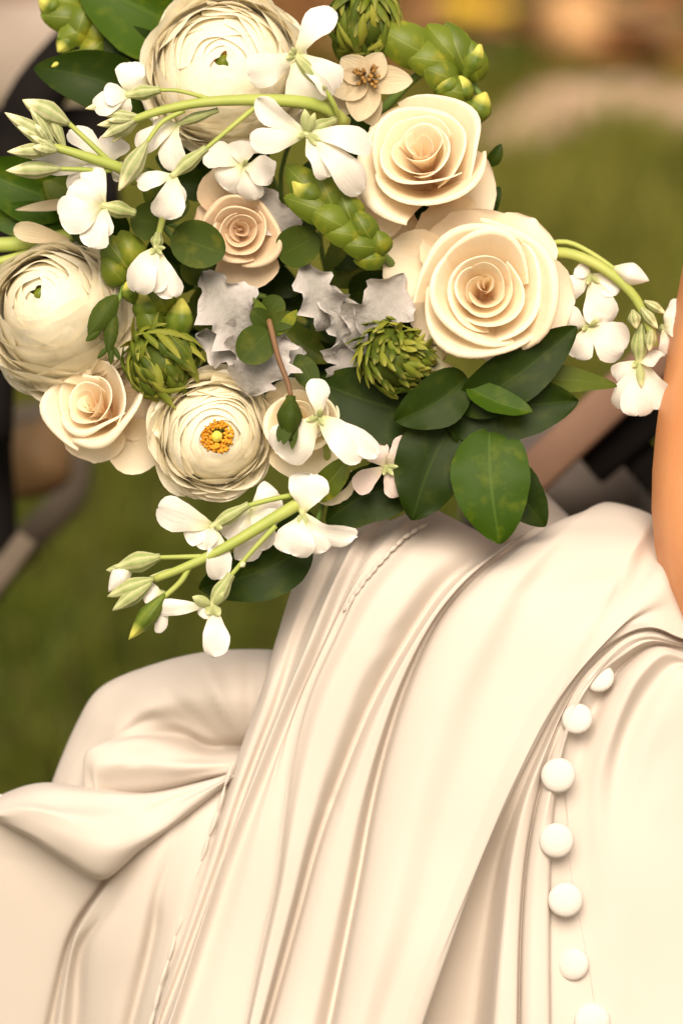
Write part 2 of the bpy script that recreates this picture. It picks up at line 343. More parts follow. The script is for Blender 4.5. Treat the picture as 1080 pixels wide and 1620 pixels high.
# grass blades over the part of the lawn that shows
rg = np.random.default_rng(3)
def grass():
    n = 42000
    x = rg.uniform(-.75, .75, n); y = rg.uniform(.35, 2.55, n); h = rg.uniform(.018, .05, n); a = rg.uniform(0, 6.28, n); ln = rg.uniform(0, .035, n); la = rg.uniform(0, 6.28, n)
    w = rg.uniform(.0012, .0026, n)
    dx, dy = np.cos(a) * w, np.sin(a) * w
    p = np.zeros((n, 5, 3))
    p[:, 0] = np.stack([x - dx, y - dy, 0 * x], 1); p[:, 1] = np.stack([x + dx, y + dy, 0 * x], 1)
    mx, my = x + np.cos(la) * ln * .35, y + np.sin(la) * ln * .35
    p[:, 2] = np.stack([mx + dx * .8, my + dy * .8, h * .6], 1); p[:, 3] = np.stack([mx - dx * .8, my - dy * .8, h * .6], 1)
    p[:, 4] = np.stack([x + np.cos(la) * ln, y + np.sin(la) * ln, h], 1)
    b = np.arange(n)[:, None] * 5
    me = bpy.data.meshes.new('grass')
    F = np.concatenate([b + np.array([[0, 1, 2]]), b + np.array([[0, 2, 3]]), b + np.array([[3, 2, 4]])]).tolist()
    me.from_pydata(p.reshape(-1, 3).tolist(), [], F)
    m, nn, l, bs = newmat('grass_blade'); geo = nn.new('ShaderNodeNewGeometry')
    tc = nn.new('ShaderNodeTexCoord'); a_ = N(nn, 'ShaderNodeTexNoise'); a_.inputs['Scale'].default_value = 4; a_.inputs['Detail'].default_value = 3; l.new(tc.outputs['Object'], a_.inputs[0])
    c = ramp(nn, l, geo.outputs['Random Per Island'], [(0, (.05, .12, .006)), (.45, (.11, .175, .012)), (.85, (.19, .18, .025)), (1, (.28, .22, .06))])
    c = mixc(nn, l, ramp(nn, l, a_.outputs[0], [(.4, (0, 0, 0)), (.65, (1, 1, 1))]), c, (.15, .165, .02))
    sp_ = nn.new('ShaderNodeSeparateXYZ'); l.new(tc.outputs['Object'], sp_.inputs[0])
    dry = ramp(nn, l, math_(nn, l, 'ADD', math_(nn, l, 'MULTIPLY', sp_.outputs[1], .4), math_(nn, l, 'MULTIPLY', a_.outputs[0], .5)), [(.75, (0, 0, 0)), (1.15, (1, 1, 1))])
    c = mixc(nn, l, dry, mixc(nn, l, .55, c, (.065, .075, .008)), mixc(nn, l, .55, c, (.24, .22, .04)))
    finish(m, nn, l, bs, c, .25, None, .6, spec=.2)
    o = link('grass', me, m); o['kind'] = 'stuff'; tag(o, 'short green lawn grass behind the seated bride', 'grass')
grass()
# planting bed beyond the stone edging
y0 = ground(900, 185)[1]
def bed():
    nx, ny = 60, 30; P = []
    for j in range(ny):
        for i in range(nx):
            x = -4 + 8 * i / (nx - 1); y = y0 + .02 + 4 * (j / (ny - 1)) ** 1.6
            P.append((x, y, .012 + .06 * (j / (ny - 1)) + .012 * math.sin(x * 9 + y * 7) * (j > 0)))
    o = mesh('garden_bed', P, gridfaces(nx, ny), plain_mat('bed_soil', (.10, .045, .016), (.30, .14, .05), 14, .95, .8, .02, .1)); o['kind'] = 'structure'
bed()
def litter():
    n = 1500; P = []; F = []
    for i in range(n):
        x = rg.uniform(-.5, 1.0); y = y0 + rg.uniform(.05, 1.7); s = rg.uniform(.012, .038); a = rg.uniform(0, 6.28); t = rg.uniform(-.5, .5); z = .035 + .04 * (y - y0) / 2 + rg.uniform(0, .03)
        c, d = math.cos(a), math.sin(a); k = len(P)
        for (u, v) in ((-1, 0), (-.3, -.5), (.5, -.4), (1.1, 0), (.5, .42), (-.3, .5)):
            P.append((x + s * (u * c - v * d), y + s * (u * d + v * c), z + s * (.35 * u * t + .3 * abs(v))))
        F += [(k, k + 1, k + 2, k + 3), (k, k + 3, k + 4, k + 5)]
    m, nn, l, bs = newmat('litter'); geo = nn.new('ShaderNodeNewGeometry')
    c = ramp(nn, l, geo.outputs['Random Per Island'], [(0, (.09, .04, .014)), (.3, (.20, .085, .03)), (.6, (.36, .13, .04)), (.85, (.27, .16, .075)), (1, (.12, .13, .03))])
    finish(m, nn, l, bs, c, .1, None, .8, spec=.2)
    o = mesh('leaf_litter', P, F, m, smooth=False); o['kind'] = 'stuff'; tag(o, 'brown and orange fallen leaves covering the planting bed', 'leaf litter')
litter()
def rock_mesh(name, c, sx, sy, sz, rot, mat, seed, label=None, cat='stone', group=None, parent=None):
    r = np.random.default_rng(seed); ph = r.uniform(0, 6.28, 6); P = []; nk, nv = 18, 10
    for i in range(nv):
        la = -math.pi / 2 + math.pi * i / (nv - 1)
        for j in range(nk):
            th = 6.2832 * j / nk
            q = 1 + .13 * math.sin(2 * th + ph[0]) + .08 * math.sin(3 * th + ph[1] + la * 2) + .05 * math.sin(5 * th + ph[2] - 3 * la)
            cx = np.sign(math.cos(th)) * abs(math.cos(th)) ** .75; sy_ = np.sign(math.sin(th)) * abs(math.sin(th)) ** .75
            cl = math.cos(la) ** .6 if math.cos(la) > 0 else 0
            x, y, z = sx * q * cx * cl, sy * q * sy_ * cl, sz * math.copysign(abs(math.sin(la)) ** .8, la) * (1 + .1 * math.sin(3 * th + ph[3]))
            P.append((c[0] + x * math.cos(rot) - y * math.sin(rot), c[1] + x * math.sin(rot) + y * math.cos(rot), c[2] + max(z, -sz * .45) + sz * .4))
    o = mesh(name, P, gridfaces(nk, nv, 0, True), mat, parent, c)
    if label: tag(o, label, cat, group)
    return o
M['stone'] = plain_mat('pale_stone', (.36, .24, .17), (.50, .35, .25), 12, .85, .6, .008, .2)
M['stone_grey'] = plain_mat('grey_stone', (.26, .21, .17), (.40, .33, .27), 12, .85, .6, .008, .2)
edg = 'stones edging the planting bed'
for i, (px, py, sx, sy, sz, rot, lab) in enumerate([
        (830, 222, .062, .026, .016, .35, 'low pinkish edging stone beside the upper peach rose'),
        (925, 186, .075, .035, .022, .22, 'broad pale edging stone below the round peach pebble'),
        (1035, 182, .06, .028, .018, -.45, 'pale edging stone sloping down toward the dark hollow in the lawn'),
        (1110, 205, .05, .035, .022, -.5, 'edging stone half hidden by the bare arm')]):
    p = ground(px, py); rock_mesh('edging_stone', p, sx, sy, sz, rot, M['stone'], i + 3, lab, 'stone', edg)
p = ground(10, 175); rock_mesh('edging_stone', p, .10, .05, .075, .1, M['stone_grey'], 21, 'tall greyish beige stone behind the dark curved chair arm', 'stone', edg)
p = ground(130, 160); rock_mesh('edging_stone', p, .06, .05, .05, .3, M['stone_grey'], 25, 'greyish stone behind the green buds and dark leaves', 'stone', edg)
p = ground(905, 118); rock_mesh('pebble', p + V(0, 0, .03), .034, .03, .034, 0, plain_mat('peach_pebble', (.46, .26, .11), (.56, .33, .15), 30), 7, 'round peach pebble on the leaf litter', 'pebble')
def small_flower(px, py, col, lab, r=.02, n=7):
    p = ground(px, py) + V(0, 0, .0); t = thing('garden_flower', lab, 'flower', p, 'yellow flowers in the planting bed')
    h = .09
    P, uv, f = tube_pts([(0, 0, 0), (.005, 0, h * .5), (0, 0, h)], .002, .0015, n=6, k=6); mesh('stem', P + p, f, M['stem_dark'], t)
    for k in range(n):
        a = 6.283 * k / n; P = [(0, 0, h), (r * .6 * math.cos(a - .4), r * .6 * math.sin(a - .4), h + .004), (r * math.cos(a), r * math.sin(a), h + .002), (r * .6 * math.cos(a + .4), r * .6 * math.sin(a + .4), h + .004)]
        mesh('petal', np.array(P) + p, [(0, 1, 2, 3)], col, t)
    for s in (-1, 1): mesh('leaf', np.array([(0, 0, .02), (.02 * s, .01, .05), (.045 * s, 0, .04), (.02 * s, -.012, .04)]) + p, [(0, 1, 2, 3)], M['leaf_olive'], t)
yel = plain_mat('yellow_petal', (.75, .45, .02), (.85, .58, .04), 60, trans=.2)
for q, (px, py, lab) in enumerate([(742, 168, 'yellow garden flower rising behind the green bud spike'), (776, 166, 'bright yellow garden flower nearest the brown leaf litter'), (722, 150, 'yellow garden flower behind the tall bud spike top')]): small_flower(px, py, yel, lab, .026)

def bed_plant(px, py, lab, n, ln, seed):
    r = np.random.default_rng(seed); p = ground(px, py); t = thing('bedding_plant', lab, 'plant', p, 'low plants in the planting bed'); ms = []
    for k in range(n):
        a = r.uniform(0, 6.28); e = r.uniform(.3, 1.3); l_ = ln * r.uniform(.6, 1.1); d = V(math.cos(a) * math.cos(e), math.sin(a) * math.cos(e), math.sin(e)); sd = nrm(np.cross(d, V(0, 0, 1))) * l_ * .2
        b = p + V(r.normal(0, .012), r.normal(0, .012), .01); mesh('leaf', [b, b + d * l_ * .5 + sd, b + d * l_, b + d * l_ * .5 - sd], [(0, 1, 2, 3)], M['leaf'] if r.random() < .7 else M['leaf_olive'], t, smooth=False)
    P, uv, f = tube_pts([p, p + V(0, 0, .03)], .004, .003, n=3, k=6); mesh('stem', P, f, M['stem_dark'], t)
bed_plant(860, 70, 'dark low plant in the bed behind the peach pebble', 22, .07, 1)
bed_plant(962, 138, 'small green plant just behind the broad edging stone', 16, .03, 2)
bed_plant(1000, 40, 'dark low plant in the bed beside the bare arm', 22, .06, 3)
bed_plant(800, 130, 'dark leafy plant below the yellow garden flowers', 18, .05, 4)

# ------------------------------------------------------------------ dark seat frames behind the bouquet
M['black'] = plain_mat('black_metal', (.006, .005, .005), (.012, .010, .009), 50, .85, .2, .001, .05)
M['greybrown'] = plain_mat('weathered_wood', (.085, .065, .045), (.15, .12, .09), 25, .8, .5, .002, .2)
M['pinkwood'] = plain_mat('pinkish_wood', (.19, .105, .07), (.27, .16, .105), 25, .7, .4, .001, .25)
M['greypad'] = plain_mat('grey_pad', (.085, .07, .06), (.14, .115, .10), 30, .8, .4, .001, .2, sheen=.3)
def slab(name, mat, parent, a, b, w, th, n=(0, 0, 1)):
    """rounded bar from a to b: width w across, thickness th in depth (px)"""
    a = V(*a) * V(1, -1, 1); b = V(*b) * V(1, -1, 1); nn_ = V(*n) * V(1, -1, 1); e = nrm(b - a); nn_ = nrm(nn_ - e * e.dot(nn_)); s = np.cross(e, nn_); P = []
    k = 16
    for v in (0, .02, .5, .98, 1):
        sc = .86 if v in (0, 1) else 1
        for j in range(k):
            t_ = 6.2832 * j / k; cx = math.copysign(abs(math.cos(t_)) ** .45, math.cos(t_)); sy = math.copysign(abs(math.sin(t_)) ** .45, math.sin(t_))
            P.append((a + (b - a) * v + s * w / 2 * cx * sc + nn_ * th / 2 * sy * sc) * V(1, -1, 1))
    f = gridfaces(k, 5, 0, True) + [tuple(range(k))[::-1], tuple(range(4 * k, 5 * k))]
    return mesh(name, W(np.array(P)), f, mat, parent, W(V(a[0], -a[1], a[2])))
base = ground(-60, 900) 
t = thing('garden_chair', 'dark garden chair with curved black arm behind the ranunculus and stock buds', 'chair', W(V(-150, 900, -1500)))
tube('armrest', M['black'], t, [(230, -60, -1350), (150, 45, -1350), (60, 150, -1350), (15, 260, -1350), (-10, 420, -1350), (-25, 700, -1350)], 42, 46, n=26, k=12)
slab('seat', M['black'], t, (-330, 265, -1450), (190, 250, -1450), 170, 60)
slab('back_panel', M['black'], t, (-120, 300, -1500), (-85, 880, -1500), 230, 60)
tube('side_ring', M['greybrown'], t, [(-30, 690, -2300), (20, 670, -2300), (75, 665, -2300), (118, 710, -2300), (112, 780, -2300), (70, 830, -2300), (20, 880, -2300), (-40, 960, -2300)], 26, 26, n=30, k=10)
bud('knob', plain_mat('brass', (.16, .09, .04), (.26, .16, .07), 40, .6), t, (95, 665, -1900), (15, 790, -1900), 130, rib=2, ribd=.02)
slab('leg', M['greybrown'], t, (45, 850, -1380), (-60, 990, -1380), 36, 30)
slab('leg', M['black'], t, (-40, 880, -1400), (-160, 3000, -1400), 60, 60)
slab('leg', M['black'], t, (-300, 880, -1400), (-300, 3000, -1400), 60, 60)
t = thing('bench_seat', 'grey padded seat with slanting pinkish wooden rail behind the ruscus leaves', 'bench', W(V(1000, 1000, -1100)))
slab('rail', M['pinkwood'], t, (1060, 545, -950), (790, 800, -950), 66, 46, (.2, -.2, 1))
slab('rail', M['black'], t, (1110, 560, -1010), (915, 725, -1010), 110, 46, (.2, -.2, 1))
slab('strut', M['black'], t, (960, 665, -1040), (1110, 830, -1040), 60, 46)
slab('seat', M['greypad'], t, (730, 805, -1500), (1010, 805, -1500), 170, 400, (0, -.5, 1))
slab('seat', M['greypad'], t, (1000, 850, -1650), (1300, 850, -1650), 130, 300, (0, -.5, 1))
slab('leg', M['black'], t, (760, 860, -1080), (760, 2600, -1080), 70, 70)
slab('leg', M['black'], t, (1280, 880, -1080), (1280, 2600, -1080), 70, 70)
# ------------------------------------------------------------------ the bride: body, dress, train
def body():
    # (x, y down, d) px, radius px
    J = {'pelvis': ((1560, 1500, -760), 560), 'waist': ((1640, 900, -700), 440), 'chest': ((1680, 250, -650), 520), 'upper': ((1690, -250, -620), 430), 'neck': ((1690, -620, -600), 250),
         'jaw': ((1640, -900, -570), 300), 'head': ((1650, -1250, -580), 400), 'crown': ((1660, -1600, -600), 230),
         'lsh': ((1440, -420, -380), 270), 'lup': ((1410, 0, -200), 262), 'lmid': ((1324, 380, -110), 244), 'llow': ((1244, 680, -50), 218), 'lelb': ((1212, 850, -20), 203), 'lfo': ((1261, 985, -90), 190), 'lfo2': ((1480, 1240, -150), 205), 'lwr': ((1850, 1660, -260), 120), 'lpalm': ((1990, 1830, -300), 150),
         'rsh': ((1900, -420, -950), 270), 'relb': ((1700, 760, -1350), 205), 'rwr': ((1090, 1010, -560), 120), 'rpalm': ((985, 975, -430), 120),
         'lhip': ((1400, 1560, -560), 430), 'lknee': ((300, 1900, -900), 270), 'lank': ((100, 3300, -900), 170), 'ltoe': ((-250, 3450, -850), 120),
         'rhip': ((1560, 1560, -1100), 430), 'rknee': ((420, 1850, -1300), 270), 'rank': ((250, 3300, -1300), 170), 'rtoe': ((-100, 3450, -1250), 120)}
    E = [('pelvis', 'waist'), ('waist', 'chest'), ('chest', 'upper'), ('upper', 'neck'), ('neck', 'jaw'), ('jaw', 'head'), ('head', 'crown'),
         ('upper', 'lsh'), ('lsh', 'lup'), ('lup', 'lmid'), ('lmid', 'llow'), ('llow', 'lelb'), ('lelb', 'lfo'), ('lfo', 'lfo2'), ('lfo2', 'lwr'), ('lwr', 'lpalm'),
         ('upper', 'rsh'), ('rsh', 'relb'), ('relb', 'rwr'), ('rwr', 'rpalm'),
         ('pelvis', 'lhip'), ('lhip', 'lknee'), ('lknee', 'lank'), ('lank', 'ltoe'), ('pelvis', 'rhip'), ('rhip', 'rknee'), ('rknee', 'rank'), ('rank', 'rtoe')]
    def fing(tag_, palm, tips):
        for i, ch in enumerate(tips):
            prev = palm
            for k, p in enumerate(ch):
                nm = '%s%d_%d' % (tag_, i, k); J[nm] = (p, 46 - 5 * k); E.append((prev, nm)); prev = nm
    fing('lf', 'lpalm', [[(2050, 1960 + 20 * i, -240 - 60 * i), (2120 + 10 * i, 2080, -230 - 60 * i), (2170, 2170 - 10 * abs(i - 1), -220 - 60 * i)] for i in range(4)] + [[(1950, 1960, -190), (1960, 2060, -170)]])
    fing('rf', 'rpalm', [[(925, 915 + 30 * i, -380), (880, 910 + 34 * i, -350), (850, 915 + 36 * i, -300)] for i in range(4)] + [[(950, 920, -420), (905, 880, -400), (868, 842, -385)]])
    keys = list(J); idx = {k: i for i, k in enumerate(keys)}
    org = W(V(1560, 1500, -760)); co = W(np.array([J[k][0] for k in keys]))
    me = bpy.data.meshes.new('person'); me.from_pydata((co - org).tolist(), [(idx[a], idx[b]) for a, b in E], [])
    o = link('person', me, M['skin'], None, org)
    md = o.modifiers.new('skin', 'SKIN'); md.use_smooth_shade = True; md.branch_smoothing = .6
    sv = me.skin_vertices[0].data
    for i, k in enumerate(keys): sv[i].radius = (J[k][1] * U * 1.06,) * 2; sv[i].use_root = (k == 'pelvis')
    ss = o.modifiers.new('sub', 'SUBSURF'); ss.levels = 2; ss.render_levels = 2
    return o
person = tag(body(), 'seated bride in an ivory satin dress with one bare arm', 'person')

def base_d(x, y, top=800):
    return 30 - np.where(x < 850, .00034, .00016) * (x - 850) ** 2 - 120 * np.exp(-np.maximum(y - top, -40) / 75.0)
NV = 130
def guide(pts, dx=0, r=0, n=NV, based=True):
    """pts: (x,y[,relief]); result (n,3)"""
    a = np.array([(p[0] + dx, p[1], (p[2] if len(p) > 2 else 0) + r) for p in pts], float)
    s = spline(a, n)
    if based: s[:, 2] += base_d(s[:, 0], s[:, 1])
    return s
def lerpg(a, b, t, r=0):
    g = a + (b - a) * t; ba, bb = base_d(a[:, 0], a[:, 1]), base_d(b[:, 0], b[:, 1])
    g[:, 2] += r + base_d(g[:, 0], g[:, 1]) - (ba + (bb - ba) * t); return g
C0 = [(545, 862, -330), (528, 842, -130), (500, 862, -60), (468, 915, -30), (440, 1000, -20), (414, 1090), (375, 1200), (332, 1330), (292, 1450), (240, 1610), (215, 1700)]
C1 = [(575, 870, -330), (556, 838, -130), (535, 868, -60), (505, 935, -35), (472, 1010, -30), (436, 1120, -25), (398, 1220, -25), (345, 1375, -25), (300, 1500, -25), (255, 1620, -25), (225, 1700, -25)]
C2 = [(625, 850, -330), (610, 820, -120), (575, 858, -35), (540, 925), (505, 1010), (462, 1110), (420, 1215), (368, 1350), (325, 1480), (283, 1610), (250, 1700)]
C3 = [(690, 830, -330), (680, 802, -120), (640, 838, -30), (575, 920), (538, 985), (490, 1085), (462, 1180), (445, 1290), (430, 1400), (400, 1540), (368, 1700)]
C4 = [(790, 890, -330), (795, 860, -120), (755, 885, -40), (700, 932, -10), (640, 1022), (590, 1112), (545, 1220), (505, 1330), (472, 1450), (430, 1600), (400, 1700)]
C6 = [(880, 860, -330), (862, 832, -120), (800, 872, -40), (742, 920, -10), (690, 985), (645, 1080), (612, 1180), (588, 1280), (566, 1400), (530, 1580), (505, 1700)]
BR = [(975, 830, -330), (962, 794, -130), (930, 830, -40), (870, 905, 0), (820, 1000, 20), (770, 1100, 25), (735, 1200, 25), (700, 1300, 25), (660, 1450, 22), (610, 1600, 20), (585, 1700, 20)]
BR2 = [(1070, 860, -330), (1045, 826, -140), (1015, 848, -20), (980, 905, 8), (935, 985, 20), (880, 1060, 25), (835, 1130, 28), (790, 1225, 30), (750, 1320, 30), (700, 1450, 28), (645, 1600, 25), (615, 1700, 25)]
BR3 = [(1160, 900, -120), (1100, 868, -70), (1062, 882, -15), (1028, 922, 6), (972, 988, 16), (915, 1056, 22), (865, 1132, 26), (815, 1230, 27), (772, 1325, 27), (718, 1455, 25), (660, 1602, 22), (630, 1700, 22)]
BR4 = [(1160, 960, -70), (1098, 945, -25), (1050, 950, 6), (1005, 972, 14), (955, 1018, 18), (904, 1076, 22), (858, 1146, 24), (808, 1244, 24), (765, 1345, 24), (713, 1476, 22), (665, 1606, 20), (638, 1700, 20)]
C8 = [(1120, 1010, -20), (1075, 1008, 0), (1030, 990, 6), (985, 1000, 0), (932, 1040, 0), (893, 1090, 0), (850, 1170, 0), (805, 1260, 0), (760, 1360, 0), (710, 1500, 0), (668, 1620, 0), (645, 1700, 0)]
C8f = [(1120, 1014, -70), (1076, 1012, -40), (1031, 995, -20), (987, 1006, -20), (936, 1047, -20), (899, 1095, -12), (860, 1170, -14), (818, 1265, -22), (784, 1365, -70), (760, 1500, -105), (744, 1620, -125), (730, 1700, -130)]
C9 = [(1120, 1016, -70), (1077, 1014, -38), (1032, 999, -12), (989, 1010, -10), (940, 1051, -8), (903, 1100, 0), (866, 1178, 8), (832, 1265, 12), (810, 1365, 12), (795, 1500, 12), (785, 1620, 12), (780, 1700, 12)]
C10 = [(1120, 1018, -70), (1078, 1016, -36), (1033, 1002, -9), (991, 1014, -7), (943, 1055, -6), (906, 1105, -6), (869, 1195, -10), (846, 1280, -18), (831, 1370, -18), (823, 1480, -18), (820, 1620, -18), (820, 1700, -18)]
C11 = [(1120, 1022, -60), (1079, 1019, -26), (1028, 1006, -2), (985, 1020, 3), (945, 1065, 6), (912, 1120, 9), (886, 1200, 14), (864, 1280, 20), (850, 1370, 20), (844, 1480, 20), (842, 1620, 20), (842, 1700, 20)]
C12 = [(1120, 1026, -60), (1080, 1022, -30), (1022, 1013, -6), (975, 1042, -2), (935, 1080, 2), (908, 1125, 10), (889, 1190, 10), (875, 1270, 10), (869, 1370, 10), (868, 1480, 10), (869, 1620, 10), (870, 1700, 10)]
BD = [(1120, 1034, -70), (1082, 1028, -45), (1030, 1022, -36), (985, 1052, -42), (955, 1092, -34), (930, 1140, -26), (912, 1200, -18), (900, 1270, -12), (900, 1370, -10), (905, 1480, -10), (920, 1620, -10), (928, 1700, -10)]
CD = [(1120, 1040, -60), (1083, 1034, -20), (1040, 1024, -8), (998, 1056, -2), (972, 1098, 0), (950, 1145, -2), (932, 1205, -8), (922, 1270, -10), (925, 1370, -10), (935, 1480, -10), (950, 1620, -10), (958, 1700, -10)]
CE = [(1140, 1046, -60), (1085, 1042, -14), (1050, 1034, 6), (1012, 1068, 14), (988, 1110, 14), (968, 1160, 10), (950, 1220, 2), (945, 1280, -3), (950, 1380, -6), (965, 1480, -6), (985, 1620, -6), (990, 1700, -6)]
CF = [(1150, 1060, -50), (1092, 1052, -22), (1062, 1052, -12), (1030, 1085, -12), (1006, 1125, -14), (985, 1175, -14), (972, 1235, -10), (970, 1300, -6), (980, 1390, -4), (1000, 1480, -4), (1020, 1620, -4), (1030, 1700, -4)]
CG = [(1170, 1070, -30), (1105, 1060, 0), (1080, 1072, 6), (1058, 1110, 8), (1040, 1150, 8), (1025, 1200, 6), (1018, 1260, 3), (1018, 1320, 0), (1025, 1400, 0), (1045, 1500, 0), (1060, 1620, 0), (1070, 1700, 0)]
CH = [(1330, 1100, -40), (1250, 1100, 0), (1200, 1120, 0), (1180, 1150, 0), (1165, 1200, 0), (1160, 1260, 0), (1155, 1320, 0), (1155, 1400, 0), (1160, 1500, 0), (1170, 1560, 0), (1180, 1620, 0), (1190, 1700, 0)]
CI = [(1700, 1000, -260), (1600, 1050, -200), (1500, 1100, -150), (1450, 1150, -120), (1420, 1200, -100), (1400, 1260, -100), (1400, 1320, -100), (1400, 1400, -100), (1400, 1500, -100), (1400, 1560, -100), (1400, 1620, -100), (1400, 1700, -100)]
g0, g1, g2, g3, g4, g6 = [guide(c) for c in (C0, C1, C2, C3, C4, C6)]
gb, gb2, g8, g8f, g9, g10, g11, g12, gbd, gd, ge, gf, gg, gh, gi = [guide(c) for c in (BR, BR2, C8, C8f, C9, C10, C11, C12, BD, CD, CE, CF, CG, CH, CI)]
def sh(g, dx=0, dy=0, r=0):
    o = g.copy(); o[:, 0] += dx; o[:, 1] += dy; o[:, 2] += r; return o
fade = np.clip((np.linspace(0, 1, NV) - .16) / .2, 0, 1)
def shf(g, dx=0, dy=0, r=0):
    o = g.copy(); o[:, 0] += dx; o[:, 1] += dy; o[:, 2] += r * fade; return o
fade2 = np.clip((np.linspace(0, 1, NV) - .34) / .22, 0, 1)
def shl(g, dx=0, dy=0, r=0):
    o = g.copy(); o[:, 0] += dx; o[:, 1] += dy; o[:, 2] += r * fade2; return o
GR = [sh(g0, 40, 10, -260), sh(g0, 10, 2, -110), sh(g0, 0, 0, -50), sh(g0, 12, 4, -8), lerpg(g0, g1, .65, 4), shf(g1, 0, 0, 2), lerpg(g1, g2, .4, 14), shf(g2, -10, -5, 12), shf(g2, 6, 3, -5),
      lerpg(g2, g3, .5, 4), shf(g3, -8, -4, -4), shf(g3, 6, 3, 2), lerpg(g3, g4, .32, 22), lerpg(g3, g4, .66, 16), shf(g4, -5, -3, -26), shf(g4, 0, 0, -28), shf(g4, 6, 4, 2), lerpg(g4, g6, .42, 16), lerpg(g4, g6, .7, 13), shf(g6, -4, -2, -24), shf(g6, 0, 0, -24), shf(g6, 6, 4, 10), lerpg(g6, gb, .2, 22), lerpg(g6, gb, .6, 24), gb, gb2, guide(BR3), guide(BR4), shf(g8, -9, -6, 22), shf(g8, 0, 0, 16), shf(g8, 4, 2, -14 - 46 * np.clip((np.linspace(0, 1, NV) - .5) / .3, 0, 1)), g8f, g9, shl(g10, -4, 0, 22), g10, shl(g10, 5, 0, 26), g11, shf(g12, -4, -1, 6), g12, shf(g12, 3, 1, -18), gbd, gd, ge, gf, gg, gh, gi]
GR = np.array(GR)
# fabric is never quite smooth: soft long ripples along the folds
SUB = 6
S = pchip_grid(GR, SUB)
# fine smoothing along v
for _ in range(2): S[:, 1:-1] = .25 * S[:, :-2] + .5 * S[:, 1:-1] + .25 * S[:, 2:]
rip = np.sin(S[..., 0] * .021 + S[..., 1] * .013) * 1.6 + np.sin(S[..., 0] * .011 - S[..., 1] * .017 + 1) * 2.0
S[..., 2] += rip * np.clip((S[..., 1] - 850) / 100, 0, 1)
def crease(pts, amp, wid):
    q = spline(np.array(pts, float), 40)
    for p, k_ in zip(q, np.sin(np.linspace(0, math.pi, 40)) ** .7):
        near = np.abs(S[..., 0] - p[0]) + np.abs(S[..., 1] - p[1]) < wid * 5
        d2 = (S[..., 0] - p[0]) ** 2 + (S[..., 1] - p[1]) ** 2
        ACC[...] = np.where(near & (S[..., 2] > -160), np.minimum(ACC, -amp * k_ * np.exp(-d2 / wid ** 2)) if amp > 0 else np.maximum(ACC, -amp * k_ * np.exp(-d2 / wid ** 2)), ACC)
ACC = np.zeros(S.shape[:2])
for c_ in ([(735, 912), (800, 872), (860, 842), (930, 828), (1010, 838)], 7, 9), ([(800, 945), (880, 912), (960, 895), (1050, 890)], 7, 16), ([(512, 1232), (524, 1262), (540, 1284)], 5, 5), ([(505, 1258), (520, 1275)], 4, 4), ([(590, 1035), (612, 1010), (640, 985)], 3, 9), ([(560, 1120), (580, 1075), (592, 1040)], 3, 8), ([(880, 1000), (960, 960), (1040, 950)], 5, 22), ([(350, 1400), (365, 1300), (400, 1210), (430, 1130)], 4, 6), ([(1010, 1300), (1030, 1220), (1060, 1150)], 4, 14): crease(*c_)
S[..., 2] += ACC
nuD = S.shape[0]
Dv = W(S.transpose(1, 0, 2).reshape(-1, 3))
dress = mesh('dress', Dv, gridfaces(nuD, NV), M['satin'], person)
def surf_d(x, y):
    """depth of the dress front at a photo point"""
    q = (S[..., 0] - x) ** 2 + (S[..., 1] - y) ** 2
    near = q < 14 ** 2
    return float(S[..., 2][near].max()) if near.any() else 20.0
# covered buttons
def button(x, y, r, ax=(0, 0, 1), d=None):
    d = max(surf_d(x + k_, y + m_) for k_ in (-18, 0, 18) for m_ in (-14, 0, 14)) - 3 if d is None else d
    a = nrm(V(*ax) * V(1, -1, 1)); e1 = nrm(np.cross(V(0, 1, 0), a)); e2 = np.cross(a, e1)
    c = V(x, -y, d); pr = [(0.0, -.25), (.55, -.25), (.86, -.14), (.98, .02), (1.0, .12), (.97, .24), (.86, .36), (.62, .45), (.32, .50), (0.02, .51)]
    P = []; k = 28
    for (rr, z) in pr:
        for j in range(k):
            th = 6.2832 * j / k; P.append((c + (e1 * math.cos(th) + e2 * math.sin(th)) * rr * r + a * z * r) * V(1, -1, 1))
    mesh('button', W(np.array(P)), gridfaces(k, len(pr), 0, True) + [tuple(range((len(pr) - 1) * k, len(pr) * k))], M['button'], dress)
for b in [(948, 1074, 24, (-.25, -.45, 1), 14), (913, 1138, 25, (-.2, -.25, 1), 34), (883, 1227, 28, (-.15, -.1, 1)), (880, 1330, 28, (-.1, -.05, 1)), (894, 1424, 28, (.0, -.1, 1)), (907, 1526, 26, (-.32, -.05, 1)), (936, 1616, 29, (.05, -.1, 1))]:
    button(*b)
# seams: thin raised threads lying on the fabric
def seam(pts, r, mat, lift=2):
    q = spline(np.array([(x, y, 0) for x, y in pts], float), 60)
    for i in range(60): q[i, 2] = surf_d(q[i, 0], q[i, 1])
    for _ in range(6): q[1:-1, 2] = .25 * q[:-2, 2] + .5 * q[1:-1, 2] + .25 * q[2:, 2]
    q[:, 2] += lift
    P, uv, f = tube_pts(q, r, r, n=90, k=6); return mesh('seam', W(P), f, mat, dress)
seam([(556, 950), (528, 1010), (492, 1090), (466, 1180), (449, 1290), (436, 1390), (415, 1480), (392, 1600), (385, 1660)], 1.2, M['satin'], -.2)
seam([(893, 1250), (897, 1300), (903, 1380), (914, 1440), (925, 1500), (937, 1570), (945, 1640)], .8, M['satin'], -.3)
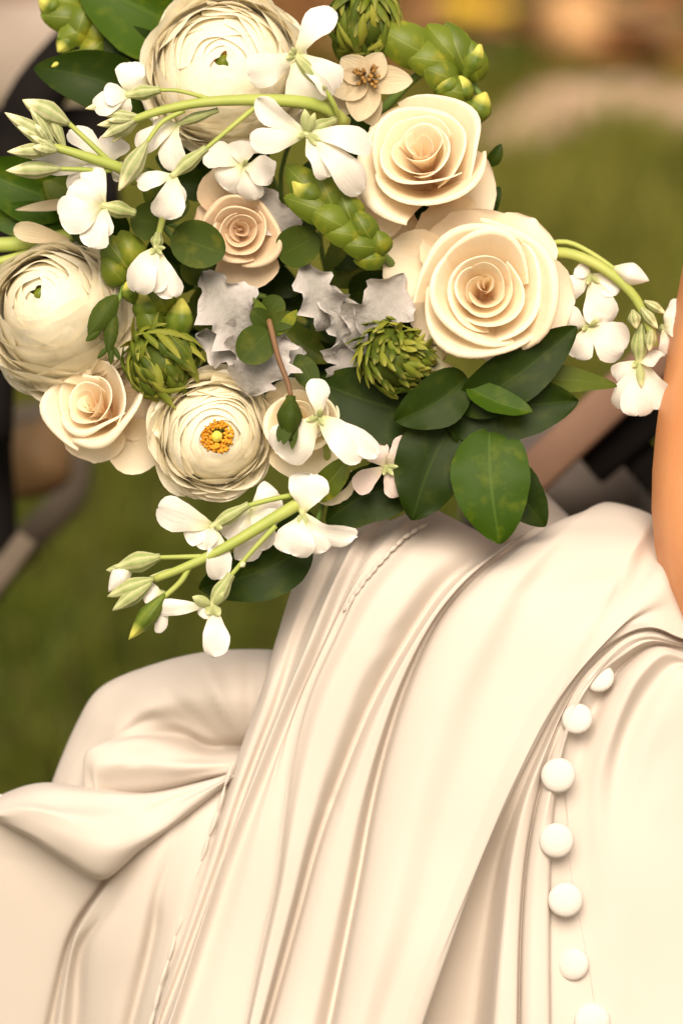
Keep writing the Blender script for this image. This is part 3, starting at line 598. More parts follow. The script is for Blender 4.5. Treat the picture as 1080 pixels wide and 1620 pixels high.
# loop braid along the seam that runs over the lap and along the left hem
def braid(pts, n, lx, w, lift):
    q = spline(np.array([(x, y, 0) for x, y in pts], float), n)
    for i in range(n): q[i, 2] = surf_d(q[i, 0], q[i, 1]) + lift
    for _ in range(3): q[1:-1, 2] = .25 * q[:-2, 2] + .5 * q[1:-1, 2] + .25 * q[2:, 2]
    d = np.gradient(q, axis=0); ms = []
    for i in range(n):
        e = nrm(d[i]); s = nrm(np.cross(e, V(0, 0, 1)))
        ms.append(bud_pts(q[i] - e * lx / 2 + s * (w * .12 * (-1) ** i), q[i] + e * lx / 2 - s * (w * .12 * (-1) ** i), w, rib=2, ribd=.02, nk=10, nv=7))
    P, uv, f = join(*ms); o = mesh('loop_braid', W(P), f, M['satin'], dress); o['kind'] = 'stuff'
braid([(668, 832), (640, 850), (606, 884), (574, 922), (548, 960)], 13, 20, 7.5, -3)
braid([(362, 1225), (345, 1282), (325, 1342), (303, 1405), (282, 1470), (258, 1545), (238, 1620), (228, 1660)], 12, 46, 7, -5)

# train: soft puff behind, a turned roll and the hanging panel
NT = 70
def tg(pts): return spline(np.array(pts, float), NT)
puff = [tg([(520, 1080, -620), (400, 1075, -600), (250, 1100, -580), (150, 1160, -560), (130, 1260, -540)]),
        tg([(500, 1042, -360), (410, 1035, -340), (270, 1050, -330), (165, 1098, -330), (112, 1190, -330), (95, 1262, -320)]),
        tg([(480, 1032, -240), (400, 1027, -230), (320, 1032, -225), (240, 1052, -225), (160, 1088, -235), (122, 1145, -250), (84, 1235, -260), (70, 1290, -260)]),
        tg([(470, 1050, -170), (390, 1046, -165), (310, 1055, -160), (240, 1075, -165), (182, 1108, -180), (138, 1170, -195), (104, 1240, -210), (95, 1300, -215)]),
        tg([(450, 1110, -130), (380, 1105, -125), (310, 1105, -125), (255, 1112, -130), (208, 1135, -140), (165, 1180, -160), (128, 1240, -180), (110, 1310, -185)]),
        tg([(440, 1165, -165), (380, 1165, -170), (320, 1160, -175), (280, 1140, -160), (225, 1145, -150), (172, 1180, -150), (134, 1245, -165), (125, 1310, -170)]),
        tg([(430, 1184, -215), (375, 1182, -215), (325, 1180, -205), (288, 1162, -185), (230, 1160, -150), (160, 1176, -135), (132, 1205, -145), (140, 1310, -160)]),
        tg([(420, 1196, -160), (370, 1194, -150), (318, 1194, -140), (270, 1178, -132), (215, 1170, -125), (165, 1186, -120), (142, 1215, -130), (160, 1310, -150)]),
        tg([(400, 1214, -130), (350, 1212, -115), (290, 1212, -105), (240, 1206, -105), (200, 1205, -105), (165, 1212, -110), (150, 1235, -125), (180, 1310, -145)]),
        tg([(395, 1222, -125), (340, 1224, -120), (290, 1232, -125), (240, 1240, -130), (200, 1246, -135), (175, 1250, -140), (165, 1265, -150), (200, 1320, -160)]),
        tg([(390, 1235, -180), (340, 1240, -180), (290, 1255, -190), (240, 1270, -200), (210, 1280, -200), (190, 1290, -200), (180, 1300, -200), (210, 1330, -200)])]
def radiate(g, cx, cy, amp, n, ph):
    th = np.arctan2(g[..., 1] - cy, g[..., 0] - cx); rr = np.hypot(g[..., 0] - cx, g[..., 1] - cy)
    k = np.clip((rr - 30) / 60, 0, 1) * np.clip((330 - rr) / 160, 0, 1)
    w = np.sin(th * n + ph + .006 * rr) + .6 * np.sin(th * n * 2.3 + 1.3 - .01 * rr)
    g[..., 2] += amp * k * np.sign(w) * np.abs(w) ** 1.3; return g
pg = radiate(pchip_grid(np.array(puff), 6), 400, 1205, 5, 9, .4); tr = mesh('train', W(pg.transpose(1, 0, 2).reshape(-1, 3)), gridfaces(pg.shape[0], NT), M['satin'], dress)
roll = [tg([(400, 1235, -240), (330, 1250, -240), (230, 1262, -240), (150, 1262, -250), (70, 1260, -270), (10, 1275, -290), (-40, 1300, -290)]),
        tg([(395, 1220, -150), (330, 1234, -145), (235, 1254, -145), (150, 1246, -150), (70, 1238, -160), (10, 1254, -180), (-40, 1284, -190)]),
        tg([(390, 1214, -110), (330, 1234, -95), (240, 1256, -95), (170, 1256, -100), (85, 1248, -105), (20, 1258, -130), (-35, 1284, -150)]),
        tg([(385, 1218, -90), (320, 1248, -85), (240, 1272, -90), (180, 1275, -90), (100, 1275, -75), (35, 1270, -95), (-25, 1286, -130)]),
        tg([(380, 1222, -80), (310, 1262, -60), (245, 1296, -75), (185, 1300, -65), (115, 1295, -50), (50, 1282, -70), (-15, 1288, -115)]),
        tg([(375, 1228, -90), (300, 1282, -70), (238, 1322, -70), (180, 1340, -50), (115, 1322, -50), (55, 1298, -70), (-8, 1290, -110)]),
        tg([(372, 1232, -105), (290, 1296, -95), (225, 1342, -90), (165, 1386, -80), (105, 1356, -75), (55, 1322, -80), (0, 1296, -115)]),
        tg([(372, 1236, -135), (288, 1300, -130), (222, 1346, -130), (162, 1392, -130), (100, 1362, -130), (50, 1328, -130), (-4, 1300, -150)]),
        tg([(376, 1240, -190), (292, 1300, -200), (228, 1340, -220), (172, 1376, -240), (112, 1346, -240), (62, 1312, -240), (10, 1290, -230)])]
rgd = radiate(pchip_grid(np.array(roll), 6), 395, 1215, 5, 11, 1.2); mesh('train', W(rgd.transpose(1, 0, 2).reshape(-1, 3)), gridfaces(rgd.shape[0], NT), M['satin'], dress)
pan = [[(-320, 1240, -330), (-320, 1450, -300), (-330, 1720, -300)], [(-120, 1240, -210), (-120, 1450, -190), (-150, 1720, -190)], [(-30, 1250, -165), (-30, 1300, -155), (-40, 1450, -150), (-60, 1720, -150)],
       [(70, 1280, -165), (80, 1330, -155), (70, 1450, -130), (20, 1720, -130)], [(150, 1340, -165), (160, 1385, -150), (115, 1460, -130), (90, 1530, -128), (45, 1720, -130)],
       [(178, 1340, -175), (172, 1390, -168), (124, 1462, -160), (100, 1532, -150), (62, 1720, -145)],
       [(200, 1320, -150), (195, 1360, -120), (140, 1445, -108), (115, 1500, -108), (98, 1600, -112), (85, 1720, -112)],
       [(225, 1310, -140), (218, 1350, -108), (165, 1440, -110), (128, 1502, -130), (118, 1600, -135), (108, 1720, -135)],
       [(245, 1300, -130), (240, 1340, -100), (190, 1430, -95), (148, 1500, -98), (140, 1600, -100), (132, 1720, -100)],
       [(275, 1280, -125), (265, 1320, -95), (235, 1410, -85), (215, 1500, -85), (195, 1580, -90), (165, 1720, -90)],
       [(305, 1265, -125), (285, 1310, -95), (250, 1410, -95), (242, 1470, -112), (222, 1560, -118), (180, 1720, -118)],
       [(320, 1255, -120), (300, 1300, -92), (268, 1400, -88), (256, 1480, -92), (236, 1560, -95), (196, 1720, -95)],
       [(350, 1235, -115), (335, 1290, -85), (310, 1380, -80), (285, 1470, -82), (262, 1560, -84), (220, 1720, -84)],
       [(400, 1200, -140), (380, 1290, -120), (350, 1380, -110), (320, 1470, -110), (290, 1560, -110), (260, 1720, -110)]]
PT = np.array([tg(p) for p in pan]); PT[..., 2] -= np.clip(PT[..., 1] - 1290, 0, None) * .42 * np.clip((330 - PT[..., 0]) / 200, 0, 1)
pg2 = pchip_grid(PT, 6); mesh('train', W(pg2.transpose(1, 0, 2).reshape(-1, 3)), gridfaces(pg2.shape[0], NT), M['satin'], dress)
# bodice round the torso, outside the picture
P = []; k = 28
for (x, y, d, rx, rd) in [(1560, 1350, -760, 660, 620), (1600, 1100, -720, 560, 520), (1640, 850, -700, 500, 470), (1665, 500, -670, 540, 500), (1685, 150, -650, 590, 560), (1690, -100, -630, 560, 520)]:
    for j in range(k):
        th = 6.2832 * j / k; w_ = 1 + .015 * math.sin(th * 9); P.append((x + rx * w_ * math.cos(th), y + 40 * math.sin(th), d + rd * w_ * math.sin(th)))
mesh('bodice', W(np.array(P)), gridfaces(k, 6, 0, True), M['satin'], dress)
# ------------------------------------------------------------------ flowers
def frame(ax):
    a = nrm(V(*ax) * V(1, -1, 1)); e1 = nrm(np.cross(V(0, 1, 0.001), a)); e2 = np.cross(a, e1); return a, e1, e2
def rose(c, ax, Rr, label, mat, outer=(), seed=0, npet=15, zt0=.62, name='rose', spin=0, tight=.9, flat=1.0, back=None):
    r = np.random.default_rng(seed); a, e1, e2 = frame(ax); C = V(c[0], -c[1], c[2])
    t = thing(name, label, 'rose', W(V(*c)), 'roses of the bridal bouquet')
    nb_, na, nf = 10, 8, 19; nh = nb_ + na
    for k in range(npet):
        f = k / (npet - 1); th0 = spin + k * 2.25 + r.normal(0, .15)
        off = (e1 * r.normal(0, 1) + e2 * r.normal(0, 1)) * Rr * .045; Rk = Rr * (.07 + .76 * f ** 1.2) * (1 + r.normal(0, .04))
        zt = Rr * (zt0 - .14 * (1 - f) ** 3 - .24 * f ** 2.2 * flat) * (1 + r.normal(0, .03))
        dl = (1.75 - .40 * f) * (.9 + .2 * r.random()); rho = Rr * (.004 + .055 * f ** 2) * (.6 + .8 * r.random()); la = R(25 + 100 * f) * (.75 + .5 * r.random())
        el = r.normal(0, .06); ea = r.uniform(0, 6.28); tilt = r.normal(0, .09); ph = r.uniform(0, 6.28); pk = r.uniform(.0, .8); th1 = R(62 - 12 * f); pc = r.normal(0, .25)
        P = []; UVs = []
        for i in range(nh):
            h = min(i / (nb_ - 1), 1.0); sarc = max(i - nb_ + 1, 0) / na
            for j in range(nf):
                q = -1 + 2 * j / (nf - 1); th = th0 + q * dl * (.72 + .28 * math.sin(h * math.pi / 2)); pkq = math.exp(-((q - pc) / .4) ** 2)
                top = zt - Rr * (.10 + .16 * f) * abs(q) ** 2.4 + Rr * .04 * math.sin(q * 4.5 + ph) * (.3 + f)
                rr = Rk * (1 + el * math.cos(2 * (th - ea))) * (.03 + .97 * h ** (.7 + .2 * f)) * (1 + .11 * q * tight + .04 * math.sin(q * 3 + ph) + .035 * h ** 3 * math.sin(q * 6 + 2 * ph) * f)
                z = top - Rr * (.50 + .55 * f) * (1 - h) ** 1.1
                if sarc > 0:
                    ro = rho * (1 + pk * pkq) * (1 - .45 * q * q); an = sarc * la * (1 + .25 * pk * pkq)
                    rr += ro * (math.sin(th1) - math.sin(th1 - an)); z += ro * (math.cos(th1 - an) - math.cos(th1))
                p = C + (e1 * math.cos(th) + e2 * math.sin(th)) * rr + off * (1 - .8 * f) + a * (z + tilt * rr * math.cos(th))
                P.append(p * V(1, -1, 1)); UVs.append(((q + 1) / 2, .1 + .62 * h + .28 * sarc))
        mesh('petal', W(np.array(P)), gridfaces(nf, nh), mat, t, None, UVs)
    for (bx, by, bd, tx, ty, td, w, kw) in outer:
        kk = dict(prof='petal', cup=.35, bend=.12, curl=-.10, ruf=.05, nu=11, nv=13, rng=r); kk.update(kw)
        blade('petal', mat, t, (bx, by, bd), (tx, ty, td), w, **kk)
    s0 = C - a * Rr * .75; sp = s0 * V(1, -1, 1)
    tube('stem', M['stem_dark'], t, [sp, sp + V(0, 20, -90), (560 + (sp[0] - 560) * .4, 560 + (sp[1] - 560) * .4, -330)], 9, 8)
    return t
def ranunculus(c, ax, Rr, label, alpha0=9, seed=0, rings=9, squash=.85, open_heart=False, spin=0, per=6, amax=80):
    r = np.random.default_rng(seed); a, e1, e2 = frame(ax); C = V(c[0], -c[1], c[2])
    t = thing('ranunculus', label, 'ranunculus', W(V(*c)), 'ranunculus of the bridal bouquet')
    nb, nf = 12, 19
    for i in range(rings):
        f = i / (rings - 1); al = R(alpha0 + (amax - alpha0) * f ** .9); Rs = Rr * (.62 + .34 * f); n = 3 if f < .2 else (4 if f < .5 else 5)
        for k in range(n):
            th0 = spin + 6.2832 * (k + .5 * (i % 2)) / n + r.normal(0, .16) + i * .37; dl = 6.2832 / n * .80 * (.85 + .3 * r.random()); rs = Rs * (1 + r.normal(0, .022)); aa = al * (1 + r.normal(0, .07)); ph = r.uniform(0, 6.28)
            P = []; UVs = []
            for ib in range(nb):
                h = ib / (nb - 1); h = 1 - (1 - h) ** 1.6
                for j in range(nf):
                    q = -1 + 2 * j / (nf - 1)
                    ae = aa + (1 - math.sqrt(max(1 - q * q * .96, 0))) * R(16) + R(1.4) * math.sin(q * 4 + ph)
                    be = R(138) + (ae - R(138)) * h; th = th0 + q * dl * (.55 + .45 * math.sin(h * math.pi / 2))
                    lf = max(h - .72, 0) / .28; rr = rs * (1 + .035 * q + lf ** 2 * (.035 + .06 * f + (.02 + .045 * f) * math.sin(q * 5 + ph)))
                    p = C + a * math.cos(be) * rr * squash + (e1 * math.cos(th) + e2 * math.sin(th)) * math.sin(be) * rr
                    P.append(p * V(1, -1, 1)); UVs.append(((q + 1) / 2, h))
            mesh('petal', W(np.array(P)), gridfaces(nf, nb), M['ranun'], t, None, UVs)
    for k in range(9):
        th = spin + 6.2832 * k / 9 + r.normal(0, .2); ra = e1 * math.cos(th) + e2 * math.sin(th); b = (C - a * Rr * .25 + ra * Rr * .35) * V(1, -1, 1); tt = (C + a * Rr * r.uniform(-.3, .05) + ra * Rr * r.uniform(.98, 1.12)) * V(1, -1, 1)
        blade('petal', M['ranun'], t, b, tt, Rr * r.uniform(.8, 1.05), n=(a + ra * .3) * V(1, -1, 1), prof='petal', cup=.25, curl=r.uniform(-.05, .12), ruf=.10, rufn=1.7, edge=.03, nu=13, nv=11, rng=r)
    top = C + a * Rr * (.60 * .78 if open_heart else .60) * squash
    def ring_stamens(n, r0, r1, rad, ln, mat, nm):
        ms = []
        for k in range(n):
            th = r.uniform(0, 6.28); q = r0 + (r1 - r0) * math.sqrt(r.random()); b = top + (e1 * math.cos(th) + e2 * math.sin(th)) * q * .7 - a * Rr * .1
            tt = top + (e1 * math.cos(th) + e2 * math.sin(th)) * q + a * ln * (.6 + .6 * r.random())
            P, uv, ff = tube_pts([b * V(1, -1, 1), tt * V(1, -1, 1)], rad * .6, rad, n=4, k=5, prof=lambda v: 1 + .9 * (v > .6)); ms.append((P, uv, ff))
        P, uv, ff = join(*ms); o = mesh(nm, W(P), ff, mat, t); o['kind'] = 'stuff'
    if open_heart:
        ring_stamens(210, Rr * .09, Rr * .27, 1.4, Rr * .10, M['stamen'], 'stamens')
        b = (top - a * Rr * .1) * V(1, -1, 1); tt = (top + a * Rr * .12) * V(1, -1, 1); bud('pistil', M['pistil'], t, b, tt, Rr * .2, rib=5, belly=.7, tipw=.3)
    else:
        b = (top - a * Rr * .2) * V(1, -1, 1); tt = (top + a * Rr * .03) * V(1, -1, 1); bud('heart', M['bract'], t, b, tt, Rr * .20, rib=5, belly=.7, tipw=.2)
    sp = (C - a * Rr * .6) * V(1, -1, 1)
    tube('stem', M['stem_dark'], t, [sp, sp + V(0, 20, -90), (560 + (sp[0] - 560) * .4, 560 + (sp[1] - 560) * .4, -330)], 9, 8)
    return t
G_ = 1.0
rose((676, 268, -10), (-.16, -.58, 1), 116, 'large peach rose with a rounded bud heart below the green bud spike', M['rose'], seed=5, npet=16, spin=.6, zt0=.75,
     outer=[(640, 300, -70, 565, 345, -10, 130, dict(cup=.3)), (700, 300, -75, 782, 300, -50, 150, dict(cup=.4)), (640, 330, -80, 610, 392, -20, 120, {}), (690, 320, -70, 720, 372, -20, 130, {}), (650, 230, -70, 590, 200, -30, 120, dict(cup=.5)), (690, 220, -80, 720, 160, -50, 130, dict(cup=.5))])
rose((764, 462, 40), (.0, -.16, 1), 126, 'fully open peach rose with a deep orange heart above the dark leaves', M['rose'], seed=11, npet=17, spin=2.0, zt0=.55,
     outer=[(740, 450, -60, 612, 408, -5, 150, dict(cup=.30, curl=-.1)), (760, 440, -70, 720, 340, -10, 190, dict(cup=.35)), (790, 440, -70, 845, 352, -20, 150, dict(cup=.3)), (800, 470, -60, 903, 480, -10, 170, dict(cup=.35)), (770, 490, -60, 760, 562, 10, 200, dict(cup=.4)), (740, 480, -60, 660, 520, 10, 150, dict(cup=.4))])
rose((160, 650, -40), (-.48, -.36, 1), 84, 'small blush rose hanging under the left ranunculus', M['rose'], seed=8, npet=14, spin=1.1, zt0=.7,
     outer=[(165, 655, -90, 240, 735, -50, 110, dict(cup=.3)), (150, 650, -85, 150, 728, -40, 120, {}), (170, 640, -90, 246, 660, -60, 110, {}), (150, 640, -90, 82, 640, -50, 100, {}), (160, 620, -90, 200, 575, -70, 100, {})])
rose((383, 368, -5), (-.05, -.05, 1), 66, 'small beige rose tucked between round eucalyptus leaves', M['rose_tan'], seed=13, npet=13, spin=.2, zt0=.75,
     outer=[(385, 380, -50, 395, 456, -10, 125, dict(cup=.3)), (380, 350, -55, 340, 270, -20, 110, dict(cup=.35)), (395, 350, -55, 445, 345, -10, 110, dict(cup=.3)), (370, 370, -55, 316, 330, -20, 90, {})])
rose((478, 672, 5), (-.1, -.25, 1), 70, 'pale peach rose behind the hanging seed pod', M['rose_pale'], seed=17, npet=12, spin=1.7, zt0=.7,
     outer=[(480, 690, -40, 485, 755, 10, 140, {}), (470, 670, -45, 418, 640, 0, 90, {}), (500, 720, -40, 540, 790, 0, 90, dict(cup=.2)), (490, 660, -45, 540, 640, 0, 90, {})])
ranunculus((356, 112, -60), (-.05, -.25, 1), 130, 'big creamy ranunculus above the thick horizontal stock stem', alpha0=6, seed=2, rings=14, per=6, amax=86)
ranunculus((96, 500, -80), (-.38, -.40, 1), 124, 'yellowish cream ranunculus with its closed heart turned aside', alpha0=6, seed=4, rings=13, squash=1.4, amax=100)
ranunculus((338, 688, 5), (.12, .06, 1), 98, 'open cream ranunculus showing orange stamens round a green heart', alpha0=22, seed=6, rings=12, open_heart=True, amax=86)

# stock: stems with white florets and striped buds
rs = np.random.default_rng(77)
def stock(label, pts, r0, r1):
    t = thing('stock_stem', label, 'stock', W(V(*pts[0])), 'white stock stems of the bridal bouquet')
    tube('stem', M['stem'], t, pts, r0, r1, n=24, k=12); return t
def floret(t, c, petals, calyx=None, mat=None, sep=None, cw=20, d=0):
    """c (x,y,d); petals (tipx, tipy, width[, dtip]); calyx (x,y[,d]) where the pedicel meets"""
    mat = mat or M['stock']; c = V(*c)
    if calyx is not None:
        cb = V(*calyx) if len(calyx) == 3 else V(calyx[0], calyx[1], c[2] - 2)
        f = bud('floret', M['calyx'], t, cb, c + (c - cb) * .12, cw, rib=4, ribd=.14, belly=.5, tipw=.55)
    else:
        f = bud('floret', M['calyx'], t, c + V(0, 0, -26), c + V(0, 0, 2), 15, rib=4, belly=.5, tipw=.4)
    for p in petals:
        dt = p[3] if len(p) > 3 else rs.uniform(-6, 14); tip = V(p[0], p[1], c[2] + dt); e = tip - c
        n = V(rs.normal(0, .35), rs.normal(-.1, .3), 1)
        blade('petal', mat, f, c + e * .04 + V(0, 0, rs.uniform(-2, 3)), tip, p[2] * 1.12, n=n, prof='petal', cup=rs.uniform(-.4, .15), fold=rs.uniform(-.15, .2), edge=.03, bend=rs.uniform(.02, .18), curl=rs.uniform(-.22, -.05), ruf=rs.uniform(.06, .2), rufn=rs.uniform(.6, 1.8), nu=11, nv=13, rng=rs, twist=rs.normal(0, .28), notch=rs.uniform(-.03, .04), side=rs.normal(0, .05))
    for q in (sep or []):
        blade('sepal', M['calyx'], f, c + V(0, 0, 4), (q[0], q[1], c[2] + 14), q[2], prof='lance', cup=-.6, bend=.12, nu=5, nv=9)
    return f
A = stock('white stock with a thick pale stem lying across the top ranunculus', [(545, 195, 30), (515, 172, 62), (470, 161, 84), (400, 158, 92), (320, 162, 96), (250, 176, 94), (205, 192, 90)], 12, 6)
tube('branch', M['stem'], A, [(330, 156, 96), (285, 144, 98), (252, 142, 96)], 3.5, 3)
floret(A, (205, 150, 92), [(206, 100, 52), (150, 168, 44), (165, 148, 40), (188, 176, 36)], (254, 142, 96), cw=24)
bud('bud', M['bud'], A, (205, 158, 88), (135, 172, 84), 20)
tube('branch', M['stem'], A, [(408, 166, 92), (372, 196, 96), (325, 236, 100)], 4.5, 3.5)
floret(A, (276, 276, 104), [(258, 345, 58, 8), (216, 288, 36), (282, 326, 34, 12)], (327, 234, 100), cw=24)
tube('branch', M['stem'], A, [(292, 174, 92), (256, 194, 98), (232, 226, 102)], 4.5, 3.5)
bud('bud', M['bud'], A, (233, 224, 102), (188, 302, 106), 31, tipw=.1)
floret(A, (282, 196, 70), [(270, 268, 56, 20), (216, 232, 42), (245, 208, 40)], (345, 174, 84), cw=17)
for q in [((222, 184, 92), (158, 180, 88), 17), ((214, 190, 94), (154, 198, 90), 18), ((214, 190, 98), (160, 218, 96), 20), ((222, 186, 88), (176, 226, 84), 16), ((208, 190, 100), (170, 190, 104), 14)]: bud('bud', M['bud'], A, *q)
tube('branch', M['stem'], A, [(536, 200, 40), (530, 170, 74), (512, 138, 90)], 5, 4)
floret(A, (468, 88, 92), [(527, 14, 54, 4), (392, 122, 62, 6), (538, 138, 62, -12), (490, 168, 84, -14)], (513, 142, 92), cw=24, sep=[(456, 82, 10), (452, 92, 9), (462, 74, 9)])
floret(A, (486, 212, 112), [(406, 158, 46, 10), (398, 224, 46, 16), (522, 278, 66, 14), (588, 226, 50, 4), (578, 298, 60, 4)], (530, 190, 70), cw=26, sep=[(482, 172, 18), (498, 178, 14), (508, 222, 10), (470, 216, 10), (500, 230, 10)])
B = stock('white stock with a cluster of pale striped buds reaching past the left ranunculus', [(215, 285, 40), (190, 266, 66), (150, 252, 76), (112, 240, 80), (84, 232, 80)], 10, 6.5)
tube('branch', M['stem'], B, [(176, 258, 72), (140, 224, 78), (106, 192, 80)], 4.5, 4)
bud('bud', M['bud'], B, (110, 196, 80), (36, 158, 80), 36)
tube('branch', M['stem'], B, [(178, 270, 66), (130, 268, 70), (95, 267, 72)], 4, 3.5)
bud('bud', M['bud'], B, (97, 267, 72), (10, 270, 74), 28)
for q in [((90, 230, 80), (8, 178, 82), 26), ((86, 226, 84), (46, 166, 86), 17), ((84, 232, 88), (28, 200, 92), 18), ((88, 238, 86), (12, 240, 88), 24), ((92, 238, 92), (48, 214, 98), 16), ((104, 236, 78), (74, 172, 80), 18), ((90, 240, 94), (52, 232, 104), 20), ((78, 226, 92), (56, 196, 104), 15)]: bud('bud', M['bud'], B, *q)
floret(B, (168, 258, 40), [(52, 252, 46, 0), (112, 306, 48, -6), (188, 216, 56, -4), (200, 278, 40, -4), (110, 205, 40, -10)])
floret(B, (166, 326, 72), [(140, 258, 42, 6), (94, 342, 70, 14), (140, 388, 52, 18), (112, 300, 50, 22), (160, 372, 44, 8)], (214, 338, 60), cw=27)
K = stock('white stock floret shaped like a three lobed skirt beside a round leaf', [(262, 330, 20), (256, 352, 40), (250, 378, 56)], 6, 5)
floret(K, (247, 392, 62), [(213, 458, 62, 14), (272, 470, 52, 12), (240, 462, 56, 8)], (251, 368, 56), cw=20, sep=[(238, 402, 8), (256, 402, 8), (262, 392, 8)])
L = stock('white stock floret half hidden behind the hanging calyx and the beige rose', [(420, 330, -30), (395, 290, 10), (388, 270, 30)], 6, 5)
floret(L, (384, 262, 36), [(326, 238, 56), (432, 274, 62), (402, 316, 46), (352, 296, 56), (380, 222, 50)], sep=[(392, 252, 8)])
H = stock('white stock arching over to the right past the open peach rose', [(820, 420, -80), (862, 402, -42), (905, 403, -22), (955, 426, -12), (1000, 466, -12), (1026, 515, -16), (1034, 548, -20)], 10, 7)
tube('branch', M['stem'], H, [(840, 402, -60), (868, 386, -44), (900, 384, -34), (940, 404, -26), (985, 436, -20)], 4.5, 4)
bud('bud', M['stock'], H, (970, 424, -12), (1026, 444, -8), 34)
floret(H, (934, 436, -28), [(888, 462, 46), (950, 514, 62, 8), (982, 452, 48), (910, 425, 30)], sep=[(948, 448, 9), (928, 450, 9)])
floret(H, (930, 516, -24), [(896, 498, 44), (908, 566, 50), (988, 552, 76, 6), (956, 476, 50)], sep=[(948, 506, 9), (920, 522, 9)])
floret(H, (1010, 572, -28), [(972, 600, 46), (1010, 658, 66, 8), (1050, 644, 54), (1046, 560, 56), (985, 650, 44)], (1012, 512, -20), cw=26, sep=[(1014, 612, 15), (1000, 580, 10)])
for q in [((1012, 486, -8), (1040, 520, -4), 18), ((1018, 476, -6), (1052, 496, -8), 16), ((1000, 490, -6), (1006, 520, 0), 20), ((1030, 520, -10), (1026, 556, -6), 18)]: bud('bud', M['bud'], H, *q)
floret(H, (1048, 520, -60), [(1072, 474, 44), (1090, 520, 44), (1060, 560, 40)])
I = stock('white stock trailing down over the lawn with its buds hanging free', [(500, 778, 70), (465, 801, 92), (420, 828, 104), (360, 864, 112), (300, 894, 114), (245, 916, 112)], 11, 6)
tube('branch', M['stem'], I, [(330, 880, 112), (290, 881, 114), (250, 882, 114)], 4, 3.5)
bud('bud', M['calyx'], I, (254, 881, 114), (182, 898, 112), 32, tipw=.35)
bud('bud', M['stock'], I, (208, 890, 108), (172, 936, 106), 30)
for q in [((244, 916, 112), (170, 944, 112), 28), ((240, 922, 116), (178, 966, 118), 26), ((200, 900, 104), (168, 902, 102), 15), ((300, 900, 110), (236, 912, 108), 12)]: bud('bud', M['calyx'], I, *q)
bud('bud', M['gbud'], I, (262, 940, 112), (204, 1012, 112), 30)
tube('branch', M['stem'], I, [(300, 896, 112), (286, 920, 112), (258, 946, 112)], 5, 4)
floret(I, (256, 940, 104), [(228, 934, 40), (252, 1002, 22), (240, 972, 26)])
tube('branch', M['stem'], I, [(436, 832, 104), (402, 868, 110), (364, 912, 114)], 4.5, 3.5)
bud('bract_bud', M['tiny'], I, (388, 890, 114), (380, 897, 122), 9)
floret(I, (336, 958, 114), [(345, 1038, 48, 14), (316, 972, 30, 4), (238, 966, 30, 6)], (366, 908, 114), cw=26, sep=[(304, 944, 18), (328, 972, 16), (348, 974, 16), (354, 936, 16)])
tube('branch', M['stem'], I, [(470, 782, 84), (430, 790, 94), (392, 800, 98)], 4.5, 4)
floret(I, (338, 832, 96), [(250, 806, 62, 10), (292, 848, 46, 0), (346, 914, 46, 16), (330, 868, 50, 20)], (394, 798, 98), cw=22, sep=[(352, 836, 10)])
floret(I, (398, 806, 70), [(384, 886, 72, 12), (440, 778, 60, -4), (432, 836, 62, 4), (352, 846, 50, 0), (420, 870, 50, 0)])
floret(I, (478, 812, 100), [(494, 750, 72, 12), (458, 876, 74, 14), (556, 856, 44, 20), (514, 872, 46, 8)], (476, 790, 70), cw=18, sep=[(470, 836, 9), (486, 834, 8)])
Jt = stock('white stock floret in front of the pale peach rose', [(520, 740, -20), (514, 690, 50), (506, 664, 84)], 6, 5)
floret(Jt, (503, 660, 92), [(506, 600, 44, 4), (438, 716, 84, 8), (574, 722, 74, 18), (600, 716, 44, 6)], sep=[(484, 666, 10), (508, 646, 9), (512, 672, 8)])
Kt = stock('pinkish stock floret against the dark leaves above the satin lap', [(650, 730, -20), (628, 736, 10), (612, 738, 24)], 6, 5)
floret(Kt, (610, 738, 30), [(562, 776, 40), (648, 696, 44), (628, 786, 36), (586, 706, 46), (640, 752, 36)], mat=M['pinkish'], sep=[(622, 752, 9), (606, 752, 8), (630, 738, 8)])

# star flower
t = thing('star_flower', 'tan star shaped flower with a brown heart beside the upper peach rose', 'flower', W(V(580, 124, -20)))
for (tx, ty, w) in [(652, 128, 46), (566, 192, 56), (524, 146, 52), (540, 92, 48), (604, 84, 44)]:
    blade('petal', M['tan'], t, (580, 124, -8), (tx, ty, -4 + rs.uniform(-6, 8)), w, prof='ovate', cup=.25, bend=-.08, curl=-.1, nu=9, nv=11, rng=rs)
for (tx, ty, w) in [(590, 198, 46), (520, 178, 46)]: blade('petal', M['tan'], t, (575, 140, -30), (tx, ty, -26), w, prof='ovate', cup=.4, curl=-.15, nu=9, nv=11, rng=rs)
ms = []
for k in range(26):
    a_ = rs.uniform(0, 6.28); q = rs.uniform(5, 24); ms.append(tube_pts([(580 + q * .5 * math.cos(a_), 122 + q * .5 * math.sin(a_), -10), (580 + q * math.cos(a_), 122 + q * .9 * math.sin(a_), 10)], 2, 3.2, n=4, k=5))
P, uv, f = join(*ms); o = mesh('stamens', W(P), f, M['brown_heart'], t); o['kind'] = 'stuff'

